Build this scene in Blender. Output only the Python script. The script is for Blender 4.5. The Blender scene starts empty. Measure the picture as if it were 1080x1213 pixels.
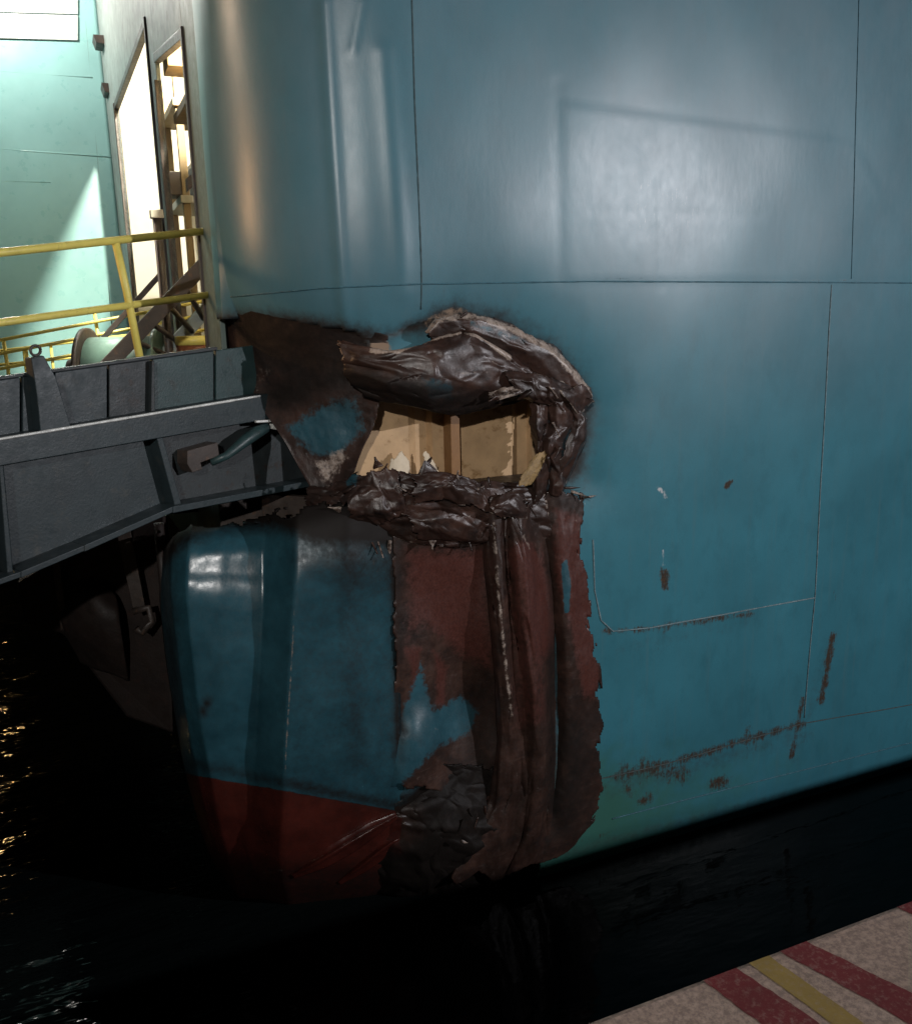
import bpy, bmesh, math, random
import numpy as np
from mathutils import Vector, noise
random.seed(7)
S = bpy.context.scene
COL = S.collection
R = math.radians

# ------------------------------------------------------------ camera, sky, lamps, exposure
CAM = Vector((0, 0, 1.6)); AZ, PITCH, ROLL, FPX = R(23), R(12.6), R(1.3), 1050.0
fw = Vector((math.sin(AZ)*math.cos(PITCH), math.cos(AZ)*math.cos(PITCH), -math.sin(PITCH)))
rt0 = Vector((math.cos(AZ), -math.sin(AZ), 0)); up0 = rt0.cross(fw)
rt = rt0*math.cos(ROLL) - up0*math.sin(ROLL)
up = up0*math.cos(ROLL) + rt0*math.sin(ROLL)
from mathutils import Matrix
cd = bpy.data.cameras.new('camera'); co = bpy.data.objects.new('camera', cd); COL.objects.link(co)
cd.sensor_fit = 'HORIZONTAL'; cd.sensor_width = 36; cd.lens = 36*FPX/1080
cd.clip_start = .05; cd.clip_end = 3000
m3 = Matrix((rt, up, -fw)).transposed().to_4x4(); m3.translation = CAM; co.matrix_world = m3
S.camera = co

W = bpy.data.worlds.new('World'); S.world = W; W.use_nodes = True
nt = W.node_tree; bg = nt.nodes['Background']
sky = nt.nodes.new('ShaderNodeTexSky'); sky.sky_type = 'NISHITA'; sky.sun_disc = False
sky.sun_elevation = R(-4); sky.sun_rotation = R(200)
nt.links.new(sky.outputs[0], bg.inputs[0]); bg.inputs[1].default_value = 0.12
S.view_settings.view_transform = 'Standard'; S.view_settings.look = 'None'
S.view_settings.exposure = 0; S.view_settings.gamma = 1; S.view_settings.use_curve_mapping = False

def lamp(name, kind, loc, power, color, size=.3, target=None, angle=120, blend=.6):
    l = bpy.data.lights.new(name, kind); l.energy = power; l.color = color
    if kind == 'AREA': l.size = size
    else: l.shadow_soft_size = size
    if kind == 'SPOT': l.spot_size = R(angle); l.spot_blend = blend
    o = bpy.data.objects.new(name, l); COL.objects.link(o); o.location = loc
    if target: o.rotation_euler = (Vector(target)-Vector(loc)).to_track_quat('-Z', 'Y').to_euler()
    return o
# quay floodlights behind the camera (their reflections show on the hull), sodium lamp at the stern, lamp in the lit room
lamp('quay_floodlight', 'SPOT', (8.8, -3.85, 3.34), 2500, (.96, .95, 1.0), .06, (3.0, 4.2, -.4), 105, .9)
lamp('quay_floodlight', 'SPOT', (-3.5, -6.1, 4.5), 2500, (1.0, .96, .92), .10, (1.9, 4.5, 1.3), 34, 1.0)
lamp('stern_lamp', 'POINT', (-.6, 10.2, 5.45), 420, (1.0, .95, .88), .2)
lamp('warm_band_lamp', 'SPOT', (-5.8, 7.0, 2.9), 620, (1.0, .55, .26), .28, (.8, 5.0, 2.3), 30, .8)
lamp('warm_band_lamp', 'SPOT', (-5.2, 7.4, 5.2), 520, (1.0, .72, .5), .4, (.8, 5.0, 2.9), 26, .8)  # second, unseen lamp added to stretch the warm band upward
lamp('harbour_lamp', 'POINT', (-4.3, 24.6, 6), 900, (1.0, .66, .28), .22)
lamp('harbour_lamp', 'POINT', (-4.6, 33, 7), 700, (1.0, .62, .25), .22)
lamp('room_lamp', 'POINT', (1.45, 6.4, 4.97), 3200, (1.0, .95, .80), .10)

# ------------------------------------------------------------ geometry helpers
def ray(px, py): return fw + rt*((px-540)/FPX) - up*((py-606.5)/FPX)
def atY(px, py, Y): r = ray(px, py); return CAM + r*((Y-CAM.y)/r.y)
def atX(px, py, X): r = ray(px, py); return CAM + r*((X-CAM.x)/r.x)
def atZ(px, py, Z): r = ray(px, py); return CAM + r*((Z-CAM.z)/r.z)
def proj(P):
    d = np.asarray(P, float) - np.array(CAM)
    z = d @ np.array(fw)
    z = np.where(z < .2, .2, z)
    return 540 + FPX*(d @ np.array(rt))/z, 606.5 - FPX*(d @ np.array(up))/z
XC, YH, RAD, TH = 1.74, 4.5, .92, R(93.6)
SEND = -RAD*TH
def contour(s):
    """plan of the hull: flat side, rounded quarter, stern; returns x, y, nx, ny"""
    if s >= 0: return XC+s, YH, 0, -1
    t = min(-s/RAD, TH)
    x, y = XC-RAD*math.sin(t), YH+RAD*(1-math.cos(t)); nx, ny = -math.sin(t), -math.cos(t)
    if s < SEND:
        e = SEND-s; x += -math.cos(t)*e; y += math.sin(t)*e
    return x, y, nx, ny
def hit(px, py):
    r = ray(px, py); a = math.atan2(r.x, r.y)
    lo, hi = -RAD*1.40, 30.0
    for _ in range(45):
        m = (lo+hi)/2; c = contour(m)
        if math.atan2(c[0], c[1]) < a: lo = m
        else: hi = m
    c = contour(hi); t = math.hypot(c[0], c[1])/math.hypot(r.x, r.y)
    return Vector((c[0], c[1], CAM.z+r.z*t)), Vector((c[2], c[3], 0)), hi
def onhull(px, py, d=0):
    P, n, s = hit(px, py); r = ray(px, py)
    k = d/max(.25, -n.dot(r)); return P - r*k

def link(name, me, mat, parent=None, smooth=True):
    o = bpy.data.objects.new(name, me); COL.objects.link(o)
    if mat is not None: me.materials.append(mat)
    if smooth: me.polygons.foreach_set('use_smooth', [True]*len(me.polygons))
    if parent: o.parent = parent
    return o
def tag(o, label=None, cat=None, group=None, kind=None):
    for k, v in (('label', label), ('category', cat), ('group', group), ('kind', kind)):
        if v: o[k] = v
    return o
def thing(name, label, cat, loc=(0, 0, 0), group=None):
    o = bpy.data.objects.new(name, None); COL.objects.link(o); o.location = loc
    o.empty_display_size = .2
    bpy.context.view_layer.update()
    return tag(o, label, cat, group)
def setparent(o, p):
    o.parent = p; o.matrix_parent_inverse = Matrix.Translation(-p.location) if p.parent is None else Matrix.Translation(-p.matrix_world.translation)
def mesh(name, v, f, mat, parent=None, smooth=False):
    me = bpy.data.meshes.new(name); me.from_pydata([tuple(x) for x in v], [], f); me.update()
    o = link(name, me, mat, None, smooth)
    if parent: setparent(o, parent)
    return o
def bevel(o, w=.006, n=2):
    b = o.modifiers.new('bevel', 'BEVEL'); b.width = w; b.segments = n; b.limit_method = 'ANGLE'; b.angle_limit = R(40); return o
def prism(name, front, vec, mat, parent=None, bev=.004):
    """polygon 'front' (3D points) extruded by vec"""
    n = len(front); v = [Vector(p) for p in front]; v += [p+Vector(vec) for p in v]
    f = [tuple(range(n)), tuple(range(2*n-1, n-1, -1))]
    f += [(i, i+n, (i+1) % n+n, (i+1) % n) for i in range(n)]
    me = bpy.data.meshes.new(name); me.from_pydata([tuple(x) for x in v], [], f); me.update()
    bm = bmesh.new(); bm.from_mesh(me); bmesh.ops.recalc_face_normals(bm, faces=bm.faces); bm.to_mesh(me); bm.free()
    o = link(name, me, mat, None, False)
    if parent: setparent(o, parent)
    if bev: bevel(o, bev)
    return o
def box(name, lo, hi, mat, parent=None, bev=.004):
    x0, y0, z0 = lo; x1, y1, z1 = hi
    return prism(name, [(x0, y0, z0), (x1, y0, z0), (x1, y0, z1), (x0, y0, z1)], (0, y1-y0, 0), mat, parent, bev)
def tube(name, pts, rad, mat, parent=None, seg=8, wob=0, res=0):
    pts = [Vector(p) for p in pts]
    if res:
        q = []
        for a, b in zip(pts[:-1], pts[1:]):
            k = max(1, int((b-a).length/res))
            q += [a.lerp(b, i/k) for i in range(k)]
        pts = q+[pts[-1]]
    v, f = [], []; n = len(pts)
    rads = rad if isinstance(rad, (list, tuple)) else None
    tot = pts[-1]-pts[0]; ref = Vector((.31, -.9, .3)).normalized()
    for i, p in enumerate(pts):
        d = (pts[min(i+1, n-1)]-pts[max(i-1, 0)]).normalized()
        a = (d.cross(ref) if abs(d.dot(ref)) < .95 else d.cross(Vector((.3, -1, .2)))).normalized(); b = d.cross(a)
        rr = rads[i] if rads else rad
        if wob: rr *= 1+wob*noise.noise(p*38)
        for k in range(seg):
            t = 2*math.pi*k/seg; v.append(p+(a*math.cos(t)+b*math.sin(t))*rr)
    for i in range(n-1):
        for k in range(seg):
            f.append((i*seg+k, i*seg+(k+1) % seg, (i+1)*seg+(k+1) % seg, (i+1)*seg+k))
    f.append(tuple(range(seg-1, -1, -1))); f.append(tuple((n-1)*seg+k for k in range(seg)))
    return mesh(name, v, f, mat, parent, True)

def inpoly(px, py, poly):
    px = np.asarray(px); py = np.asarray(py); ins = np.zeros(px.shape, bool); n = len(poly)
    for i in range(n):
        x0, y0 = poly[i]; x1, y1 = poly[(i+1) % n]
        if y0 == y1: continue
        c = ((y0 > py) != (y1 > py)) & (px < (x1-x0)*(py-y0)/(y1-y0)+x0); ins ^= c
    return ins
def pdist(px, py, line, closed=False):
    best = np.full(np.shape(px), 1e9); L = list(line)
    if closed: L = L+[L[0]]
    if len(L) == 1: return np.hypot(px-L[0][0], py-L[0][1])
    for (x0, y0), (x1, y1) in zip(L[:-1], L[1:]):
        dx, dy = x1-x0, y1-y0; t = np.clip(((px-x0)*dx+(py-y0)*dy)/(dx*dx+dy*dy+1e-9), 0, 1)
        best = np.minimum(best, np.hypot(px-x0-t*dx, py-y0-t*dy))
    return best
def blob(px, py, poly, soft):
    d = pdist(px, py, poly, True); s = np.where(inpoly(px, py, poly), d, -d)
    return np.clip(.5+s/(2*soft), 0, 1)
def stroke(px, py, line, w): return np.exp(-(pdist(px, py, line)/w)**2)
def attr(me, name, vals):
    a = me.attributes.new(name, 'FLOAT', 'POINT'); a.data.foreach_set('value', np.asarray(vals, np.float32))

# ------------------------------------------------------------ materials
def newmat(name):
    m = bpy.data.materials.new(name); m.use_nodes = True
    return m, m.node_tree, m.node_tree.nodes['Principled BSDF']
def N(t, typ, **kw):
    n = t.nodes.new(typ)
    for k, v in kw.items():
        if k.startswith('i_'): n.inputs[k[2:].replace('_', ' ')].default_value = v
        else: setattr(n, k, v)
    return n
def coords(t, scale=(1, 1, 1)):
    c = N(t, 'ShaderNodeTexCoord'); mp = N(t, 'ShaderNodeMapping'); mp.inputs['Scale'].default_value = scale
    t.links.new(c.outputs['Object'], mp.inputs[0]); return mp.outputs[0]
def tex(t, scale, detail=6, rough=.6, sc=(1, 1, 1)):
    n = N(t, 'ShaderNodeTexNoise', i_Scale=scale, i_Detail=detail, i_Roughness=rough)
    t.links.new(coords(t, sc), n.inputs['Vector']); return n.outputs['Fac']
def ramp(t, src, stops):
    r = N(t, 'ShaderNodeValToRGB'); e = r.color_ramp.elements
    while len(e) < len(stops): e.new(.5)
    for i, (p, c) in enumerate(stops):
        e[i].position = p; e[i].color = c if len(c) == 4 else (*c, 1)
    t.links.new(src, r.inputs[0]); return r.outputs['Color']
def val(x): return (x, x, x)
def mixc(t, fac, a, b):
    n = N(t, 'ShaderNodeMix', data_type='RGBA')
    for sock, v in ((n.inputs[0], fac), (n.inputs[6], a), (n.inputs[7], b)):
        if hasattr(v, 'links'): t.links.new(v, sock)
        else: sock.default_value = v if isinstance(v, float) else (*v, 1)
    return n.outputs[2]
def math_(t, op, a, b=None, clamp=False):
    n = N(t, 'ShaderNodeMath', operation=op, use_clamp=clamp)
    for i, v in enumerate((a, b)):
        if v is None: continue
        if hasattr(v, 'links'): t.links.new(v, n.inputs[i])
        else: n.inputs[i].default_value = v
    return n.outputs[0]
def bump(t, b, h, strength, dist=.01):
    n = N(t, 'ShaderNodeBump', i_Strength=strength, i_Distance=dist)
    t.links.new(h, n.inputs['Height']); t.links.new(n.outputs[0], b.inputs['Normal']); return n
def getattr_(t, name): return N(t, 'ShaderNodeAttribute', attribute_name=name).outputs['Fac']
def thr(t, a, nz, amt, lo, hi):
    """attribute broken up by noise and sharpened"""
    v = math_(t, 'ADD', a, math_(t, 'MULTIPLY', math_(t, 'SUBTRACT', nz, .5), amt))
    n = N(t, 'ShaderNodeMapRange', interpolation_type='SMOOTHSTEP')
    n.inputs['From Min'].default_value = lo; n.inputs['From Max'].default_value = hi
    t.links.new(v, n.inputs['Value']); return n.outputs[0]

def simple(name, col, rough=.5, metal=0, var=.3, scale=6, bmp=.15, spots=None):
    m, t, b = newmat(name)
    nz = tex(t, scale, 8, .65)
    c = ramp(t, nz, [(.25, tuple(x*(1-var) for x in col)), (.75, tuple(min(1, x*(1+var)) for x in col))])
    if spots:
        k = ramp(t, tex(t, scale*2.3, 9, .7), [(.56, val(0)), (.68, val(1))])
        c = mixc(t, k, c, spots)
    t.links.new(c, b.inputs['Base Color'])
    t.links.new(ramp(t, tex(t, scale*3, 5), [(.3, val(max(.05, rough-.12))), (.7, val(min(1, rough+.12)))]), b.inputs['Roughness'])
    b.inputs['Metallic'].default_value = metal
    bump(t, b, tex(t, scale*14, 4), bmp, .004)
    return m

def hull_material(name, base, lo_rust=.5):
    m, t, b = newmat(name)
    cloud = tex(t, 1.3, 5, .55); fine = tex(t, 30, 6, .7); streak = tex(t, 5, 7, .62, (3.2, 3.2, .22)); grain = tex(t, 240, 3, .6)
    c = ramp(t, cloud, [(.3, tuple(x*.82 for x in base)), (.72, tuple(x*1.14 for x in base))])
    c = mixc(t, ramp(t, tex(t, 6, 9, .7, (1, 1, .55)), [(.50, val(0)), (.72, val(.38))]), c, tuple(x*.55 for x in base))
    c = mixc(t, ramp(t, tex(t, 9, 8, .72, (2.6, 2.6, .10)), [(.56, val(0)), (.74, val(.30))]), c, (.09, .15, .16))
    c = mixc(t, ramp(t, streak, [(.5, val(0)), (.78, val(.20))]), c, (.075, .13, .14))
    c = mixc(t, ramp(t, fine, [(.64, val(0)), (.74, val(.35))]), c, (.045, .09, .10))
    c = mixc(t, ramp(t, grain, [(.3, val(.22)), (.6, val(0))]), c, (.02, .05, .06))
    c = mixc(t, math_(t, 'MULTIPLY', getattr_(t, 'haze_grey'), ramp(t, tex(t, 4, 8, .65, (1, 1, .6)), [(.3, val(.30)), (.7, val(.52))])), c, (.125, .175, .205))  # grey haze mixed into the paint colour
    g = getattr_(t, 'algae'); c = mixc(t, thr(t, g, tex(t, 7, 6), .7, .3, 1.0), c, (.035, .118, .095))
    sc = getattr_(t, 'scuff'); c = mixc(t, thr(t, sc, tex(t, 60, 6, .7, (1, 1, .25)), 1.3, .55, .9), c, (.42, .43, .44))
    gr = getattr_(t, 'grime_dark'); gf = thr(t, gr, tex(t, 16, 8, .7), .8, .25, 1.0); c = mixc(t, gf, c, (.022, .018, .017))
    ta = getattr_(t, 'bare_glint'); c = mixc(t, thr(t, ta, tex(t, 22, 8, .7), .9, .45, .7), c, (.24, .17, .12))
    ru = getattr_(t, 'rust'); rf = thr(t, ru, math_(t, 'ADD', math_(t, 'MULTIPLY', tex(t, 13, 10, .8), .55), math_(t, 'MULTIPLY', tex(t, 46, 8, .8, (1.5, 1.5, .22)), .45)), 3.6, .58, 1.0)
    rc = ramp(t, tex(t, 70, 8, .7), [(.3, (.010, .009, .007)), (.55, (.034, .020, .011)), (.75, (.11, .055, .024))])
    c = mixc(t, rf, c, rc)
    t.links.new(c, b.inputs['Base Color'])
    ro = ramp(t, tex(t, 14, 7, .65, (1, 1, .7)), [(.3, val(.325)), (.7, val(.365))])
    t.links.new(mixc(t, math_(t, 'MAXIMUM', rf, gf), ro, val(.75)), b.inputs['Roughness'])
    b.inputs['Specular IOR Level'].default_value = .38
    h = math_(t, 'ADD', math_(t, 'MULTIPLY', tex(t, 150, 4, .6), .5), math_(t, 'ADD', math_(t, 'MULTIPLY', tex(t, 20, 4, .5, (1.6, 1.6, .5)), .5), math_(t, 'MULTIPLY', rf, 1.2)))
    bump(t, b, h, .17, .004)
    return m
TEAL = (.036, .158, .204)
M_HULL = hull_material('teal_hull_paint', TEAL)

def torn_material(name='torn_burnt_steel', r0=.27, r1=.52, bs=.30):
    m, t, b = newmat(name)
    n1 = tex(t, 5, 8, .65); n2 = tex(t, 26, 9, .72); n3 = tex(t, 80, 6, .7)
    c = ramp(t, n1, [(.28, (.012, .007, .005)), (.5, (.031, .016, .012)), (.7, (.066, .034, .025))])
    c = mixc(t, ramp(t, n2, [(.60, val(0)), (.74, val(.45))]), c, (.15, .105, .088))
    c = mixc(t, ramp(t, tex(t, 16, 8, .7, (.3, .8, 2.6)), [(.58, val(0)), (.76, val(.28))]), c, (.15, .105, .09)); c = mixc(t, ramp(t, tex(t, 11, 8, .7, (.7, .8, 1.2)), [(.32, val(.7)), (.48, val(0))]), c, (.009, .007, .007))
    pr = thr(t, getattr_(t, 'primer'), n2, .9, .35, .7); c = mixc(t, pr, c, ramp(t, n3, [(.3, (.042, .014, .011)), (.7, (.090, .030, .022))]))
    pa = thr(t, getattr_(t, 'paint'), n2, .8, .42, .62); c = mixc(t, pa, c, ramp(t, n1, [(.3, (.012, .046, .062)), (.7, (.026, .090, .118))]))
    rd = thr(t, getattr_(t, 'boot'), n2, .35, .45, .58); c = mixc(t, rd, c, ramp(t, n1, [(.3, (.032, .008, .006)), (.7, (.082, .017, .012))]))
    ba = thr(t, getattr_(t, 'bare_glint'), n2, 1.0, .5, .75); c = mixc(t, ba, c, ramp(t, n3, [(.3, (.20, .14, .10)), (.7, (.42, .36, .32))]))
    so = thr(t, getattr_(t, 'grime_dark'), n2, .7, .2, 1.0); c = mixc(t, so, c, (.010, .008, .007))
    t.links.new(c, b.inputs['Base Color'])
    t.links.new(mixc(t, so, ramp(t, n2, [(.3, val(r0)), (.7, val(r1))]), val(.55)), b.inputs['Roughness']); t.links.new(mixc(t, so, val(.5), val(.12)), b.inputs['Specular IOR Level'])
    h = math_(t, 'ADD', math_(t, 'MULTIPLY', tex(t, 45, 8, .7, (1, 1, .5)), .7), math_(t, 'MULTIPLY', n3, .5))
    bump(t, b, h, bs, .006)
    return m
M_TORN = torn_material(); M_LOW = torn_material('dented_painted_plate', .20, .32, .12); M_PRI = torn_material('scraped_primer_plate', .30, .5, .25)
M_TAN = simple('tan_primer_panel', (.46, .305, .165), .55, 0, .25, 5, .2, (.25, .145, .06))
M_CREAM = simple('cream_torn_lining', (.62, .52, .38), .6, 0, .15, 18, .3)
M_WELD = simple('painted_weld_bead', (.032, .110, .145), .5, 0, .4, 20, .6, (.02, .03, .03))
M_WELDP = simple('scuffed_weld_bead', (.13, .19, .21), .5, 0, .6, 26, .6, (.03, .09, .11))
M_WELDR = simple('rusty_weld_bead', (.045, .06, .06), .65, 0, .6, 24, .7, (.06, .025, .01))
M_RAMP = simple('grey_green_ramp_paint', (.017, .028, .032), .48, 0, .3, 5, .25, (.035, .04, .038))
M_RAMPG = simple('green_ramp_paint', (.019, .043, .044), .45, 0, .3, 6, .25, (.02, .03, .028))
M_RAMPD = simple('dark_ramp_steel', (.020, .026, .028), .5, 0, .35, 6, .3, (.02, .012, .008))
M_EDGE = simple('lit_edge_and_lug', (.62, .63, .60), .35, .2, .3, 30, .4)  # pale for the lit flange line and the white lugs
M_YEL = simple('yellow_rail_paint', (.76, .64, .15), .42, 0, .14, 10, .15, (.52, .42, .10))
M_WHITE = simple('white_room_paint', (.50, .47, .38), .6, 0, .05, 2, .05)
M_ROOMT = simple('tan_room_steel', (.24, .17, .085), .6, 0, .2, 4, .1)
M_DARKB = simple('dark_brown_steel', (.045, .034, .028), .5, 0, .4, 8, .3, (.09, .05, .03))
M_GREYW = simple('grey_stern_paint', (.20, .235, .22), .5, 0, .25, 3, .12, (.13, .14, .12))
M_JAMB = simple('green_grey_jamb', (.11, .15, .135), .5, 0, .25, 5, .12)
M_PALE = simple('pale_teal_bulkhead', (.235, .435, .42), .34, 0, .10, 2.2, .08)
M_LOUV = simple('pale_grey_louvre', (.50, .52, .50), .4, 0, .1, 3, .08)
M_WINCH = simple('green_winch_paint', (.10, .17, .14), .45, 0, .25, 6, .15)
M_RUSTP = simple('rusty_pile_steel', (.017, .0105, .008), .65, 0, .45, 5, .5, (.028, .013, .009))
M_RED = simple('red_drum_paint', (.20, .07, .03), .5, 0, .2, 5, .1)

# ------------------------------------------------------------ water, quay
def water_mat():
    m, t, b = newmat('black_harbour_water')
    b.inputs['Base Color'].default_value = (.004, .006, .006, 1); b.inputs['Roughness'].default_value = .06; b.inputs['IOR'].default_value = 1.33
    h = math_(t, 'ADD', tex(t, 2.4, 3, .5, (.75, 2.3, 1)), math_(t, 'MULTIPLY', tex(t, 8, 2, .5, (.8, 2.0, 1)), .07))
    bn = bump(t, b, h, .34, .12)
    g_ = N(t, 'ShaderNodeNewGeometry'); sx = N(t, 'ShaderNodeSeparateXYZ'); t.links.new(g_.outputs['Position'], sx.inputs[0])
    mr = N(t, 'ShaderNodeMapRange', interpolation_type='SMOOTHSTEP')
    for k_, v_ in (('From Min', .1), ('From Max', 1.6), ('To Min', .36), ('To Max', .06)): mr.inputs[k_].default_value = v_
    t.links.new(sx.outputs['X'], mr.inputs['Value']); t.links.new(mr.outputs[0], bn.inputs['Strength'])   # calm water between hull and quay
    b.inputs['Specular IOR Level'].default_value = .10
    return m
WZ = -1.98
o = mesh('water', [(-900, -1, WZ), (900, -1, WZ), (900, 1500, WZ), (-900, 1500, WZ)], [(0, 1, 2, 3)], water_mat()); tag(o, kind='structure')

def quay_mat():
    m, t, b = newmat('quay_concrete')
    n1 = tex(t, 3, 8, .65); n2 = tex(t, 60, 8, .75); n3 = tex(t, 160, 4, .7)
    c = ramp(t, n1, [(.3, (.33, .225, .17)), (.7, (.53, .385, .305))])
    c = mixc(t, ramp(t, n2, [(.42, val(.6)), (.6, val(0))]), c, (.10, .075, .07))
    c = mixc(t, ramp(t, n3, [(.62, val(0)), (.74, val(.3))]), c, (.5, .42, .36))
    t.links.new(c, b.inputs['Base Color']); b.inputs['Roughness'].default_value = .85
    bump(t, b, math_(t, 'ADD', n2, math_(t, 'MULTIPLY', n3, .6)), .7, .006); return m
M_QUAY = quay_mat()
QE = atZ(880, 1139, 0).y
q = prism('quay', [(-80, QE, 0), (90, QE, 0), (90, QE, -6), (-80, QE, -6)], (0, -60, 0), M_QUAY, None, .02); tag(q, kind='structure')
def line_mat(name, col):
    m, t, b = newmat(name)
    c = mixc(t, ramp(t, tex(t, 55, 9, .75), [(.50, val(0)), (.66, val(.55))]), col, (.30, .225, .185))
    c = mixc(t, ramp(t, tex(t, 9, 6), [(.4, val(.35)), (.6, val(0))]), c, tuple(x*.5 for x in col))
    t.links.new(c, b.inputs['Base Color']); b.inputs['Roughness'].default_value = .7
    bump(t, b, tex(t, 120, 5, .7), .5, .004); return m
M_RL = line_mat('worn_red_line_paint', (.15, .014, .015)); M_YL = line_mat('worn_yellow_line_paint', (.30, .20, .05))
def stripe(a0, a1, b0, b1, mat, name, ext=1.6):
    A0, A1, B0, B1 = [atZ(x, y, .004) for x, y in (a0, a1, b0, b1)]
    cl = lambda p, q: p+(q-p)*((QE-.012-p.y)/(q.y-p.y))          # start at the quay edge
    A0, B0, A1, B1 = cl(A0, A1), cl(B0, B1), A0+(A1-A0)*ext, B0+(B1-B0)*ext
    n = 90; v = []; f = []
    for i in range(n+1):
        p, r_ = A0.lerp(A1, i/n), B0.lerp(B1, i/n); w = (r_-p)
        j = .05*noise.noise(p*9)+.04*noise.noise(p*40); k = .05*noise.noise(r_*9)+.04*noise.noise(r_*40)
        for t_ in (0+j, .34, .66, 1+k): v.append(p+w*t_)
    for i in range(n):
        for k in range(3): f.append((i*4+k, i*4+k+1, i*4+k+5, i*4+k+4))
    for q_ in v: q_.y = min(q_.y, QE-.012); q_.z = .0012
    o = mesh(name, v, f, mat); tag(o, kind='structure')
stripe((822, 1152), (905, 1215), (862, 1140), (975, 1215), M_RL, 'painted_stripe')
stripe((880, 1136), (990, 1215), (905, 1127), (1028, 1215), M_YL, 'painted_stripe')
stripe((915, 1121), (1080, 1213), (950, 1112), (1090, 1180), M_RL, 'painted_stripe')
stripe((1058, 1071), (1130, 1106), (1092, 1058), (1170, 1090), M_RL, 'painted_stripe')

# ------------------------------------------------------------ ship
ship = thing('ship_hull', 'large teal steel ship hull with a torn burnt hole through its rounded stern corner', 'ship', (3, 5, WZ))
CUT = [(100, 380), (258, 378), (330, 381), (420, 394), (455, 428), (508, 412), (540, 402), (600, 412), (645, 436), (676, 464), (684, 486),
       (680, 510), (672, 560), (655, 600), (650, 700), (655, 850), (655, 960), (640, 1010), (600, 1400), (100, 1400)]
HOLE = [(258, 380), (330, 385), (440, 405), (505, 385), (545, 372), (600, 385), (650, 412), (690, 450), (703, 480), (690, 560), (650, 600), (400, 640)]
def hull_disp(SS, Z, px, py, front, dh):
    d = -.075*np.exp(-dh/26)-.03*np.exp(-dh/80)
    # plate distortion between frames, knuckles on the rounded corner, dished panel
    d += .0018*np.sin(SS*2*math.pi/.78+.4)*np.sin(Z*2*math.pi/1.15)
    d += np.array([.0045*noise.noise(Vector((s*1.1, z*.9, 3.1)))+.0004*noise.noise(Vector((s*5, z*3, 1.7))) for s, z in zip(SS, Z)])
    for x0, y0, x1, y1, w, a in ((384, 0, 408, 385, 8, .012), (455, 60, 478, 345, 12, .010), (430, 0, 418, 60, 4, .005)):
        d += a*np.where(front, stroke(px, py, [(x0, y0), (x1, y1)], w), 0)
    d -= .0012*np.where(front, stroke(px, py, [(660, 100), (668, 330)], 9), 0)
    d += .0014*blob(px, py, [(664, 122), (1010, 168), (1100, 330), (668, 332)], 5)*front
    d -= .0008*np.where(front, stroke(px, py, [(700, 250), (900, 255)], 6)+stroke(px, py, [(780, 215), (783, 340)], 5), 0)
    return d
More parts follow.
